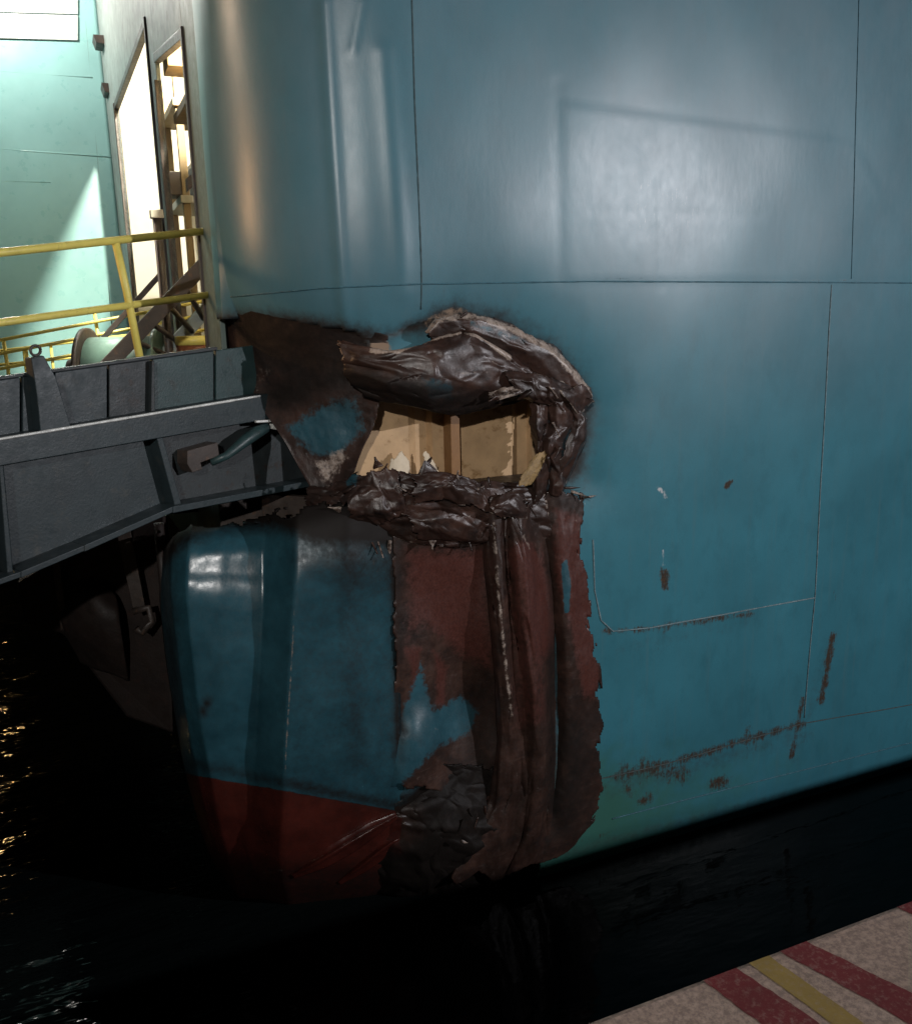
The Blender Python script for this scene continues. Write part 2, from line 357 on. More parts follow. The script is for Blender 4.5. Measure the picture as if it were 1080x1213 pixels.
def side_plate():
    ss = np.concatenate([np.arange(SEND, 0, .02), np.arange(0, 3.2, .02), np.arange(3.2, 8, .05), np.arange(8, 40, 1.0)])
    zs = np.concatenate([np.arange(-3.2, -2, .1), np.arange(-2, 4.7, .020), np.arange(4.7, 9, .1)])
    C = np.array([contour(s) for s in ss]); ns, nz = len(ss), len(zs)
    X = np.repeat(C[:, 0], nz); Y = np.repeat(C[:, 1], nz); Z = np.tile(zs, ns); NX = np.repeat(C[:, 2], nz); NY = np.repeat(C[:, 3], nz); SS = np.repeat(ss, nz)
    P = np.stack([X, Y, Z], 1); px, py = proj(P)
    front = SS > -RAD*1.42
    dh = np.where(front, pdist(px, py, HOLE, True), 300.)
    d = hull_disp(SS, Z, px, py, front, dh)
    P[:, 0] += NX*d; P[:, 1] += NY*d
    idx = np.arange(ns*nz).reshape(ns, nz)
    F = np.stack([idx[:-1, :-1], idx[1:, :-1], idx[1:, 1:], idx[:-1, 1:]], -1).reshape(-1, 4)
    fx = px[F].mean(1); fy = py[F].mean(1); fs = SS[F].mean(1); fz = Z[F].mean(1)
    kill = inpoly(fx, fy, CUT) | ((fs < -.1) & (fz < .9) & (fs < -RAD*.9)) 
    F = F[~kill]
    me = bpy.data.meshes.new('side_plate'); me.from_pydata(P.tolist(), [], F.tolist()); me.update()
    rust = np.zeros(len(P)); w0 = np.where(front, 1, 0)
    for line, w, a in (([(715, 748), (760, 746), (890, 727)], 7, .8), ([(722, 922), (790, 905), (950, 857)], 9, .9), ([(722, 934), (790, 920), (950, 872)], 16, .5), ([(735, 775), (880, 745)], 20, .36), ([(975, 835), (955, 905)], 10, .35), ([(986, 752), (980, 790), (972, 832)], 6, 1.0),
                       ([(951, 828), (944, 860), (936, 898)], 5, .95), ([(787, 678), (788, 695)], 8, 1.05), ([(988, 700), (990, 712)], 3, .7), ([(765, 908), (805, 918)], 22, .80),
                       ([(845, 930), (858, 926)], 12, .95), ([(860, 577), (866, 570)], 4, 1.1), ([(740, 905), (742, 940)], 14, .75), ([(885, 865), (890, 880)], 14, .75), ([(698, 330), (1080, 333)], 2.5, .52),
                       ([(786, 745), (780, 775)], 10, .50), ([(505, 340), (590, 370)], 14, .42), ([(770, 945), (760, 950)], 12, .8), ([(690, 995), (730, 985)], 6, .6)):
        rust = np.maximum(rust, a*stroke(px, py, line, w))
    grime_dark = .85*np.exp(-dh/13)*(w0)+.30*blob(px, py, [(500, 330), (620, 345), (690, 400), (720, 500), (715, 590), (690, 600), (640, 400), (500, 390)], 25)
    grime_dark = np.maximum(grime_dark, .9*stroke(px, py, [(650, 600), (654, 980)], 16)); grime_dark = np.maximum(grime_dark, .95*stroke(px, py, [(240, 385), (350, 388), (440, 405)], 24))  # first stroke: dark line along the slit beside the pleats
    grime_dark = np.maximum(grime_dark, .42*stroke(px, py, [(720, 935), (790, 918), (950, 868)], 24)); grime_dark = np.maximum(grime_dark, .35*stroke(px, py, [(740, 765), (880, 738)], 18)); grime_dark = np.maximum(grime_dark, .4*stroke(px, py, [(984, 760), (940, 900)], 12)); grime_dark = np.maximum(grime_dark, .45*stroke(px, py, [(730, 925), (790, 920), (880, 890)], 18)); grime_dark = np.maximum(grime_dark, .5*stroke(px, py, [(670, 1010), (1080, 905), (1400, 800)], 10))  # last stroke: dark line along the hull's lower edge
    algae = np.clip((-.75-Z)/.9, 0, 1)*np.exp(-np.clip(px-700, 0, None)/220)*1.1
    scuff = .85*stroke(px, py, [(786, 582), (789, 589)], 4)+.8*stroke(px, py, [(780, 578), (782, 580)], 3)+.8*stroke(px, py, [(786, 652), (787, 670)], 3)+.45*stroke(px, py, [(1012, 165), (1012, 262)], 3)+.5*stroke(px, py, [(985, 340), (975, 520)], 2.5)
    scuff = np.maximum(scuff, .5*stroke(px, py, [(712, 743), (730, 750), (770, 745), (965, 708)], 3.5)); scuff = np.maximum(scuff, .5*stroke(px, py, [(660, 590), (740, 610)], 4))
    scuff = np.maximum(scuff, .46*blob(px, py, [(700, 150), (880, 170), (880, 330), (700, 320)], 60))
    bare_glint = .75*blob(px, py, [(436, 402), (452, 392), (466, 405), (470, 420), (436, 418)], 5)+.55*blob(px, py, [(500, 372), (545, 358), (600, 376), (560, 384), (508, 392)], 7)
    haze_grey = np.clip((Z-.7)/1.3, 0, 1)  # upper plates greyed by height, flare haze put into the colour
    for n_, a_ in (('haze_grey', haze_grey), ('rust', rust*w0), ('grime_dark', grime_dark), ('algae', algae*w0), ('scuff', scuff*w0), ('bare_glint', bare_glint*w0)): attr(me, n_, a_)
    bm = bmesh.new(); bm.from_mesh(me); bmesh.ops.delete(bm, geom=[v for v in bm.verts if not v.link_faces], context='VERTS'); bm.to_mesh(me); bm.free()
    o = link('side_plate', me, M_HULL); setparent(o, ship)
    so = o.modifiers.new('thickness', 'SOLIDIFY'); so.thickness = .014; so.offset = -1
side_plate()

def weld(pts, r=.004, mat=M_WELD, d=.002):
    q = []
    for a, b in zip(pts[:-1], pts[1:]):
        k = max(2, int(math.hypot(b[0]-a[0], b[1]-a[1])/6)); q += [(a[0]+(b[0]-a[0])*i/k, a[1]+(b[1]-a[1])*i/k) for i in range(k)]
    q.append(pts[-1]); H = [hit(*p) for p in q]
    px = np.array([p[0] for p in q], float); py = np.array([p[1] for p in q], float)
    e = hull_disp(np.array([h[2] for h in H]), np.array([h[0].z for h in H]), px, py, np.ones(len(q), bool), pdist(px, py, HOLE, True))
    return tube('weld_seam', [h[0]+h[1]*(float(x)+d) for h, x in zip(H, e)], r, mat, ship, 6, .5)
weld([(487, -30), (491, 120), (497, 250), (503, 366)], .0036, simple('dull_weld_bead', (.05, .085, .095), .6, 0, .6, 24, .7, (.06, .05, .03)))
weld([(256, 352), (380, 341), (500, 336), (700, 333), (1110, 335)], .004)
weld([(985, 337), (975, 520), (965, 705), (952, 850)], .0045, M_WELDP)
weld([(704, 640), (705, 700), (712, 735), (726, 748), (770, 744), (965, 708)], .005, M_WELDP)
weld([(700, 925), (790, 905), (950, 857), (1120, 828)], .004, M_WELDR)
weld([(725, 970), (900, 925), (1110, 872)], .0045)
weld([(1018, -40), (1013, 150), (1008, 330)], .0024)

# ---- torn and crumpled plating
def cr(p0, p1, p2, p3, t):
    return .5*((2*p1)+(p2-p0)*t+(2*p0-5*p1+4*p2-p3)*t*t+(3*p1-p0-3*p2+p3)*t**3)
def resample(A, n, lin=False):
    """A: (k, ..., 3) along axis 0 -> n samples"""
    k = len(A); out = []
    for i in range(n):
        u = i/(n-1)*(k-1); j = min(int(u), k-2); t = u-j
        if lin: out.append(A[j]*(1-t)+A[j+1]*t)
        else: out.append(cr(A[max(j-1, 0)], A[j], A[j+1], A[min(j+2, k-1)], t))
    return np.array(out)
def trisample(G, nu, nv):
    """flat triangles between coarse points"""
    k, l = G.shape[:2]; u = np.linspace(0, l-1, nu); v = np.linspace(0, k-1, nv)
    i = np.minimum(u.astype(int), l-2); j = np.minimum(v.astype(int), k-2); fu = (u-i)[None, :, None]; fv = (v-j)[:, None, None]
    A, B, C_, D_ = G[j][:, i], G[j][:, i+1], G[j+1][:, i], G[j+1][:, i+1]
    par = ((i[None, :]+j[:, None]) % 2 == 0)[..., None]
    t1 = np.where(fu+fv <= 1, A+(B-A)*fu+(C_-A)*fv, D_+(C_-D_)*(1-fu)+(B-D_)*(1-fv))
    t2 = np.where(fu >= fv, A+(B-A)*fu+(D_-B)*fv, A+(D_-C_)*fu+(C_-A)*fv)
    return np.where(par, t1, t2)
FOLD = [Vector((math.cos(a_)*.9, .35*math.sin(3*a_+1), math.sin(a_))).normalized() for a_ in (.35, 2.0, 1.2, 2.75, .8, 1.65, 2.4, .05, 1.45)]
def loft(name, rows, nu, nv, mode='hull', amp=.02, scale=6, fine=.006, stretch=(1, 1, 1), rag=(0, 0, 0, 0), attrs=None, lin=False, mat=None, thick=.009, seed=0, parent=None, label=None, taper=True, edge=0, facet=None):
    G = []
    for row in rows:
        if mode == 'hull': pts = [onhull(*p) for p in row]
        else: pts = [atY(*p) for p in row]
        G.append(resample(np.array([tuple(p) for p in pts]), nu, lin))
    G = np.array(G)
    if facet:
        cu, cv, jit, axis, corr = facet; rg = np.random.default_rng(seed+5)
        G = resample(np.array([resample(g, cu) for g in G]), cv)
        for step in range(2):
            k, l = G.shape[:2]; a_ = G[1:-1, 1:-1] if 0 else G
            u_ = np.gradient(G, axis=1); v_ = np.gradient(G, axis=0); n_ = np.cross(u_, v_); n_ /= np.linalg.norm(n_, axis=2, keepdims=True)+1e-9
            am = jit*(1, .22)[step]; rn = rg.normal(0, 1, (k, l, 1))
            if step == 0: rn = rn*(1-corr)+corr*rg.normal(0, 1, (1, l, 1) if axis == 'v' else (k, 1, 1))
            w_ = np.ones((k, l, 1)); w_[0] = w_[-1] = .5; w_[:, 0] = w_[:, -1] = .5
            G = G+n_*rn*am*w_+u_*rg.uniform(-.33, .33, (k, l, 1))*w_+v_*rg.uniform(-.33, .33, (k, l, 1))*w_
            G = trisample(G, l*3-2, k*3-2) if step == 0 else G
        G = trisample(G, nu, nv)
    else: G = resample(G, nv)                      # nv x nu x 3
    du = np.gradient(G, axis=1); dv = np.gradient(G, axis=0); nrm = np.cross(du, dv); nrm /= np.linalg.norm(nrm, axis=2, keepdims=True)+1e-9
    flip = np.sign((nrm*(np.array(CAM)-G)).sum(2, keepdims=True)); nrm *= np.where(flip == 0, 1, flip)
    off = Vector((seed*3.7, seed*1.3, seed*2.1)); D = np.zeros(G.shape[:2])
    for a in range(nv):
        for b in range(nu):
            p = Vector((G[a, b, 0]*stretch[0], G[a, b, 1]*stretch[1], G[a, b, 2]*stretch[2]))+off
            w = noise.noise_vector(p*scale*.5)*.22
            p2 = p+w*.35; h = 0; tot = 0
            for k in range(6):
                dv_ = FOLD[(k+seed) % len(FOLD)]; fr_ = scale*(.34, .5, .72, 1.0, 1.5, 2.2)[k]; am = (1, .8, .6, .42, .26, .16)[k]
                q_ = p2.dot(dv_)*fr_+k*.37+seed*.61; q_ = abs((q_ % 1)*2-1)
                am *= .35+1.3*max(0, .5+noise.noise(p*scale*.45+Vector((k*7.1, 0, seed))))
                h += am*q_; tot += am*.5
            D[a, b] = amp*(h-tot)*1.1+fine*(.6*noise.noise(p*scale*1.7)+.5*(1-2*abs(noise.noise(p*scale*3.6)))+.3*noise.noise(p*scale*8))
    if taper:
        ev = np.minimum(np.arange(nv), np.arange(nv)[::-1])/(nv*.08); eu = np.minimum(np.arange(nu), np.arange(nu)[::-1])/(nu*.06)
        D *= np.clip(.35+.65*np.minimum(1, ev)[:, None]*np.minimum(1, eu)[None], 0, 1)
    G = G+nrm*D[..., None]
    idx = np.arange(nu*nv).reshape(nv, nu)
    F = []
    for a in range(nv-1):
        for b in range(nu-1):
            u, v = b/(nu-1), a/(nv-1)
            q = Vector((u*nu*.11+seed, v*nv*.11, seed*1.9)); k = .5+.6*noise.noise(q)+.45*noise.noise(q*3.1)
            if u < rag[0]*k or 1-u < rag[1]*k or v < rag[2]*k or 1-v < rag[3]*k: continue
            F.append((int(idx[a, b]), int(idx[a, b+1]), int(idx[a+1, b+1]), int(idx[a+1, b])))
    P = G.reshape(-1, 3); me = bpy.data.meshes.new(name); me.from_pydata(P.tolist(), [], F); me.update()
    px, py = proj(P)
    A = attrs(px, py) if attrs else {}
    if edge:
        ii = np.minimum(np.arange(nu), np.arange(nu)[::-1]); jj = np.minimum(np.arange(nv), np.arange(nv)[::-1]) if edge < 2 else np.arange(nv)
        e = np.exp(-(np.minimum(ii[None], jj[:, None])/2.2)**2).reshape(-1)
        A['bare_glint'] = np.maximum(A.get('bare_glint', np.zeros(len(P))), .72*e)
    for n_ in ('paint', 'primer', 'boot', 'bare_glint', 'grime_dark'): attr(me, n_, A.get(n_, np.zeros(len(P))))
    bm = bmesh.new(); bm.from_mesh(me); bmesh.ops.delete(bm, geom=[v for v in bm.verts if not v.link_faces], context='VERTS'); bmesh.ops.recalc_face_normals(bm, faces=bm.faces); bm.to_mesh(me); bm.free()
    o = link(name, me, mat or M_TORN); setparent(o, parent or ship)
    so = o.modifiers.new('thickness', 'SOLIDIFY'); so.thickness = thick; so.offset = 0
    if label: o['label'] = label
    return o

# lower corner: teal over red boot paint, facets and the turn of the bilge
LX = [(190, 5.5), (204, 4.90), (222, 4.79), (262, 4.745), (312, 4.71), (350, 4.53), (410, 4.49), (474, 4.50)]
def low_row(y, dx, dY, ys=None):
    out = []
    for i, (x, Y) in enumerate(LX):
        out.append((x+dx[i], (y if ys is None else ys[i]), Y+(dY[i] if isinstance(dY, list) else dY)))
    return out
rows = [
    low_row(0, [18, 12, 8, 4, 2, 0, 0, 0], [.40, .40, .40, .40, .36, .16, .10, .08], [640, 628, 620, 614, 606, 594, 590, 588]),
    low_row(0, [6, 6, 4, 2, 2, 0, 0, 0], [.2, .2, .18, .18, .17, .07, .04, .05], [646, 634, 630, 628, 628, 620, 616, 612]),
    low_row(650, [0, 2, 2, 0, 2, 0, 0, 0], [.09, .09, .085, .085, .08, .02, .0, .03]),
    low_row(676, [0, 0, 0, 0, 2, 0, 0, 0], [.045, .045, .045, .045, .045, -.01, -.02, .03]),
    low_row(712, [0, 0, 0, 0, 2, -1, 0, 0], [.0, .0, .0, .0, .0, -.02, -.015, .035]),
    low_row(800, [10, 10, 8, 4, -3, -6, 0, 0], [-.02, -.02, -.02, -.03, -.02, -.02, .0, .04]),
    low_row(900, [28, 28, 24, 14, -10, -12, 0, 2], -.01),
    low_row(960, [42, 42, 36, 20, -14, -14, 2, 8], .02),
    low_row(1010, [58, 58, 48, 30, -16, -18, 8, 20], .09),
    low_row(1046, [74, 72, 58, 36, -6, -14, 12, 30], .22),
    low_row(1075, [84, 82, 66, 44, 6, -6, 20, 40], .42)]
def a_low(px, py):
    yb = 918+(px-230)*.175
    boot = np.clip(.5+(py-yb)/6, 0, 1)
    gr = .75*blob(px, py, [(180, 560), (490, 560), (490, 640), (420, 634), (368, 632), (350, 628), (255, 626), (190, 662)], 14)+.25*blob(px, py, [(350, 600), (490, 600), (490, 700), (420, 690), (350, 660)], 25)+.35*stroke(px, py, [(195, 650), (210, 900), (250, 1040)], 14)
    gr = gr+.6*stroke(px, py, [(248, 828), (240, 845)], 5)+.5*stroke(px, py, [(468, 630), (472, 900)], 6)  # second stroke: dark line along the crease at the right edge
    gr += np.clip((py-1005)/70, 0, .4)+.30+.12*stroke(px, py, [(410, 660), (420, 900)], 14)+.35*stroke(px, py, [(232, 905), (470, 955)], 7)+.15*blob(px, py, [(350, 620), (480, 620), (480, 960), (335, 940)], 12)
    return dict(paint=np.clip(1-boot, 0, 1)*1.0, boot=boot, grime_dark=gr, bare_glint=.62*stroke(px, py, [(352, 690), (336, 935)], 2.5)+.6*stroke(px, py, [(357, 846)], 4)+.6*stroke(px, py, [(310, 1035), (335, 1030)], 5)+.55*stroke(px, py, [(430, 640), (452, 690)], 3))  # long pale line paints the lit ridge into the colour
loft('lower_plate', rows, 96, 110, 'Y', .012, 2.2, .004, (1, 1, .8), (0, 0, .09, 0), a_low, True, M_LOW, .012, 3, label='lower corner plate, teal above and red boot paint below')

# burnt plate bent inward, left of the hole
def a_bent(px, py):
    return dict(paint=.78*blob(px, py, [(330, 505), (390, 470), (425, 468), (438, 510), (405, 545), (370, 548)], 22),
                bare_glint=.68*blob(px, py, [(346, 520), (378, 536), (412, 520), (420, 545), (385, 590), (368, 560)], 14)+.50*stroke(px, py, [(286, 432), (318, 440), (304, 462)], 16),
                grime_dark=.8*blob(px, py, [(240, 350), (470, 370), (445, 465), (395, 465), (330, 498), (305, 466), (330, 440), (290, 420)], 14))
rows = [[(252, 362, -.070), (300, 364, -.075), (350, 370, -.08), (410, 384, -.085), (462, 398, -.08)],
        [(256, 392, -.10), (302, 392, -.11), (352, 396, -.115), (410, 406, -.115), (462, 418, -.09)],
        [(264, 424, -.10), (310, 425, -.13), (366, 428, -.15), (420, 432, -.13), (458, 438, -.08)],
        [(298, 466, -.10), (340, 470, -.15), (384, 472, -.17), (424, 468, -.15), (452, 470, -.10)],
        [(330, 512, -.11), (358, 516, -.15), (394, 518, -.17), (424, 510, -.15), (444, 502, -.12)],
        [(358, 560, -.13), (374, 562, -.15), (396, 556, -.16), (416, 544, -.14), (430, 530, -.12)],
        [(378, 594, -.13), (386, 594, -.14), (396, 586, -.14), (408, 574, -.13), (420, 558, -.12)]]
loft('bent_plate', rows, 90, 90, 'hull', .007, 4, .003, (1, 1, 1), (0, .05, 0, .03), a_bent, False, None, .01, 5, label='burnt plate bent inward to a point left of the hole')

# rolled sheet hanging over the top of the hole
def a_roll(px, py):
    return dict(bare_glint=.85*stroke(px, py, [(440, 416), (470, 416), (510, 402), (550, 392), (575, 402), (602, 424)], 5)+.55*stroke(px, py, [(520, 445), (575, 440)], 5)+.5*stroke(px, py, [(560, 415), (600, 440)], 6), paint=.55*blob(px, py, [(490, 440), (540, 445), (545, 480), (500, 480)], 10),
                grime_dark=.85*blob(px, py, [(400, 430), (480, 440), (560, 458), (640, 462), (560, 505), (400, 490)], 14))
rows = [[(398, 398, -.07), (470, 416, 0.014), (510, 402, 0.027), (550, 390, 0.041), (588, 408, 0.041), (625, 432, 0.027)],
        [(400, 412, -.05), (470, 425, 0.048), (515, 415, 0.075), (555, 408, 0.082), (595, 425, 0.075), (632, 445, 0.048)],
        [(404, 430, -.04), (475, 446, 0.082), (520, 446, 0.116), (562, 440, 0.122), (605, 446, 0.102), (640, 455, 0.054)],
        [(410, 452, -.06), (478, 468, 0.054), (525, 478, 0.088), (566, 470, 0.088), (610, 464, 0.068), (646, 466, 0.034)],
        [(424, 470, -.08), (486, 482, 0.000), (530, 494, 0.027), (572, 486, 0.020), (614, 474, 0.014), (650, 474, 0.000)],
        [(436, 462, -.14), (490, 470, -.12), (532, 480, -.10), (574, 474, -.10), (612, 466, -.08), (648, 468, -.08)]]
loft('rolled_plate', rows, 120, 60, 'hull', .007, 4, .003, (.45, 1, 1.3), (.03, .02, .05, .14), a_roll, False, None, .01, 11, edge=2, facet=(7, 9, .017, 'u', .65), label='burnt sheet rolled over the top of the hole')
# outer lip of plating peeled up above it
def a_lip(px, py):
    return dict(bare_glint=.72*stroke(px, py, [(505, 392), (520, 378), (560, 374), (610, 392), (655, 416), (688, 452), (699, 472)], 8), paint=.5*stroke(px, py, [(560, 384), (620, 405)], 10), grime_dark=.65*stroke(px, py, [(512, 398), (532, 388)], 10)+.4*stroke(px, py, [(600, 428), (640, 440)], 9))
rows = [[(502, 396, .005), (522, 374, .012), (562, 368, .014), (612, 386, .014), (658, 410, .014), (692, 448, .012), (704, 476, .006)],
        [(504, 398, .03), (524, 380, .06), (562, 377, .07), (612, 396, .07), (654, 422, .07), (686, 458, .06), (698, 478, .03)],
        [(510, 402, .02), (532, 392, .05), (566, 392, .07), (606, 410, .07), (644, 436, .06), (676, 466, .05), (690, 482, .02)],
        [(516, 405, -.04), (538, 402, -.02), (568, 406, .0), (602, 424, .02), (636, 446, .02), (664, 472, .0), (684, 486, -.02)]]
loft('peeled_lip', rows, 120, 34, 'hull', .004, 5, .002, (.5, 1, 1), (.02, .02, .14, .10), a_lip, False, None, .01, 17, facet=(10, 4, .008, 'u', .5), label='pale edged lip of plating peeled up above the hole')

# torn strips down the right side of the hole
def a_strip(px, py): return dict(bare_glint=.35*stroke(px, py, [(580, 466), (640, 455)], 9)+.3*stroke(px, py, [(690, 500), (672, 545)], 5), grime_dark=.30*stroke(px, py, [(640, 500), (650, 590)], 8))
def a_pale(px, py): return dict(bare_glint=np.full(np.shape(px), .60))
def strip(rows, nu, nv, amp, sc, seed, attrs=None, rag=(.08, .08, .08, .08), mat=None, label=None):
    nu, nv = int(nu*1.3), int(nv*1.3); return loft('torn_strip', rows, nu, nv, 'hull', amp*.35, sc, amp*.2, (1, 1, 1), rag, attrs or a_strip, False, mat, .007, seed, label=label, edge=1, facet=(max(4, nu//11), max(4, nv//13), amp*.75, 'v' if nv > nu else 'u', .55))
strip([[(574, 466, .10), (606, 458, .14), (640, 452, .13), (668, 450, .10)], [(584, 476, .15), (610, 468, .17), (642, 462, .15), (672, 462, .10)]], 44, 14, .010, 7, 21, a_pale, label='pale torn tongue of sheet hanging over the top right of the hole')
strip([[(592, 438, .10), (620, 440, .13), (650, 446, .14), (684, 462, .08)], [(604, 456, .16), (628, 462, .18), (656, 466, .17), (686, 474, .08)], [(616, 470, .09), (636, 478, .12), (660, 480, .11), (684, 484, .03)]], 60, 24, .016, 6, 22)
strip([[(628, 470, .05), (640, 468, .12), (652, 472, .08)], [(626, 500, .06), (638, 502, .13), (650, 506, .05)], [(634, 530, .02), (645, 536, .10), (656, 536, .06)], [(630, 562, .04), (640, 570, .09), (652, 566, .02)], [(626, 594, .0), (634, 598, .05), (644, 594, .0)]], 20, 80, .012, 7, 23)
strip([[(646, 466, .10), (660, 472, .15), (676, 478, .06)], [(650, 496, .05), (666, 500, .13), (680, 500, .07)], [(642, 526, .10), (654, 532, .14), (668, 528, .05)], [(652, 556, .04), (664, 560, .10), (676, 556, .03)], [(648, 590, .0), (656, 594, .06), (666, 590, .02)]], 22, 80, .012, 7, 24)
strip([[(668, 474, .04), (680, 482, .10), (690, 488, .05)], [(680, 500, .06), (690, 504, .10), (698, 500, .04)], [(668, 524, .10), (682, 530, .12), (693, 522, .05)], [(656, 552, .07), (668, 560, .09), (680, 552, .03)], [(652, 574, .03), (660, 578, .04), (668, 574, .02)]], 20, 60, .009, 8, 25, rag=(.12, .2, .1, .1))
strip([[(690, 452, .10), (698, 462, .09), (704, 474, .05)], [(660, 462, .16), (674, 478, .16), (684, 492, .08)]], 16, 20, .008, 8, 26)
strip([[(636, 535, .10), (644, 532, .11), (652, 530, .10)], [(622, 555, .10), (632, 556, .12), (642, 552, .11)], [(612, 576, .10), (622, 578, .11), (630, 574, .10)]], 18, 30, .006, 10, 31, a_pale, (.1, .12, .06, .1), simple('yellowed_torn_edge', (.26, .17, .07), .5, 0, .4, 30, .5, (.05, .03, .02)), 'narrow yellowish torn strip at the right of the hole')

# crumpled plating under the hole
def a_crump(px, py): return dict(bare_glint=.55*stroke(px, py, [(398, 604), (412, 600)], 6)+.34*blob(px, py, [(425, 562), (470, 560), (480, 595), (440, 605)], 12), paint=.6*blob(px, py, [(408, 558), (428, 558), (425, 580), (408, 578)], 5), grime_dark=.5*stroke(px, py, [(360, 590), (440, 620)], 12)+.35*stroke(px, py, [(490, 580), (570, 600)], 10))
rows = [[(362, 575, -.10), (400, 572, -.06), (440, 552, -.02), (480, 560, .0), (520, 565, .0), (560, 570, .0), (600, 572, .0), (645, 572, -.02)],
        [(360, 588, -.04), (400, 590, .0), (440, 570, .04), (480, 574, .05), (520, 580, .08), (560, 584, .05), (600, 584, .05), (648, 582, .02)],
        [(366, 604, -.05), (404, 608, .02), (444, 594, .05), (484, 600, .10), (524, 600, .05), (564, 606, .09), (606, 602, .04), (652, 600, .03)],
        [(380, 618, -.06), (410, 622, .0), (448, 614, .06), (486, 622, .03), (526, 630, .08), (566, 628, .04), (610, 622, .05), (655, 622, .02)],
        [(392, 622, -.10), (414, 630, -.03), (452, 630, .0), (488, 642, .01), (526, 648, .02), (566, 646, .02), (610, 640, .01), (655, 640, .01)]]
loft('crumpled_plate', rows, 150, 80, 'hull', .008, 4.5, .003, (.8, 1, 1.2), (.02, .02, .08, .03), a_crump, False, None, .01, 37, facet=(10, 6, .022, 'u', .5), label='crumpled burnt plating folded along the lower edge of the hole', edge=1)
strip([[(402, 594, .04), (436, 556, .08), (472, 556, .07)], [(408, 604, .12), (444, 578, .10), (478, 580, .13)], [(414, 616, .08), (452, 600, .13), (482, 600, .08)], [(436, 626, .02), (460, 618, .06), (486, 612, .03)]], 50, 44, .018, 6, 41, a_crump)
strip([[(480, 560, .06), (520, 560, .10), (560, 568, .08), (582, 584, .04)], [(484, 578, .13), (524, 574, .16), (562, 580, .15), (586, 596, .10)], [(486, 598, .10), (526, 594, .10), (564, 602, .13), (584, 608, .10)]], 60, 30, .018, 6, 42, a_crump)
strip([[(476, 606, .07), (520, 604, .12), (556, 612, .13), (584, 622, .08)], [(480, 620, .12), (520, 622, .14), (560, 630, .13), (582, 636, .06)], [(486, 640, .05), (524, 640, .06), (560, 644, .06), (580, 644, .02)]], 60, 28, .014, 6, 44, lambda px, py: dict(bare_glint=.35*stroke(px, py, [(500, 620), (560, 626)], 7)))
strip([[(582, 590, .10), (600, 582, .14), (622, 586, .10)], [(580, 604, .16), (602, 598, .18), (626, 602, .13)], [(590, 616, .14), (606, 612, .15), (624, 614, .10)]], 30, 24, .012, 9, 45)
strip([[(496, 560, .08), (502, 545, .08), (508, 548, .08), (528, 566, .08)], [(494, 580, .10), (504, 574, .10), (515, 574, .10), (532, 580, .10)]], 20, 16, .006, 8, 43)
strip([[(362, 580, -.04), (384, 584, .0), (410, 590, .02)], [(370, 600, .02), (390, 606, .05), (414, 606, .06)], [(386, 618, -.02), (400, 622, .0), (420, 620, .02)]], 30, 26, .016, 8, 46)

# primer coloured plate below, with teal paint left at its foot
def a_mid(px, py):
    return dict(primer=.75*blob(px, py, [(476, 645), (580, 645), (590, 800), (540, 780), (500, 745), (478, 770)], 20)+.7*blob(px, py, [(482, 770), (500, 765), (497, 830), (484, 825)], 7)+.75*blob(px, py, [(512, 770), (530, 790), (528, 842), (514, 835)], 7),
                paint=.80*blob(px, py, [(486, 806), (498, 778), (506, 806), (514, 838), (545, 820), (570, 842), (558, 872), (520, 888), (475, 935), (452, 940), (464, 872)], 13), grime_dark=.5*stroke(px, py, [(470, 640), (476, 900)], 7)+.5*blob(px, py, [(545, 815), (600, 780), (605, 930), (530, 930)], 16)+.4*stroke(px, py, [(475, 860), (545, 915)], 9), bare_glint=.5*stroke(px, py, [(500, 860), (530, 866)], 4)+.45*stroke(px, py, [(515, 678), (535, 684)], 4))  # pale mark at the foot paints a highlight; dark line follows the crease
rows = [[(462, 618, .0), (500, 622, .0), (540, 628, .0), (575, 626, .0), (596, 624, .0)],
        [(463, 660, .012), (500, 665, -.03), (540, 668, -.03), (575, 665, -.01), (594, 660, .02)],
        [(464, 740, .012), (502, 745, -.05), (540, 750, -.08), (575, 760, -.02), (600, 750, .04)],
        [(464, 820, .012), (505, 825, -.04), (540, 835, -.12), (580, 835, -.08), (606, 830, .02)],
        [(454, 890, .012), (490, 880, .05), (540, 900, -.06), (580, 905, -.06), (612, 900, .0)],
        [(440, 945, .0), (480, 940, .06), (540, 945, .0), (585, 950, .0), (616, 950, .0)]]
loft('primer_plate', rows, 70, 130, 'hull', .010, 3, .003, (1, 1, .6), (.05, .0, 0, .08), a_mid, False, M_PRI, .01, 47, label='dark red primer plate with patches of teal paint under the hole')

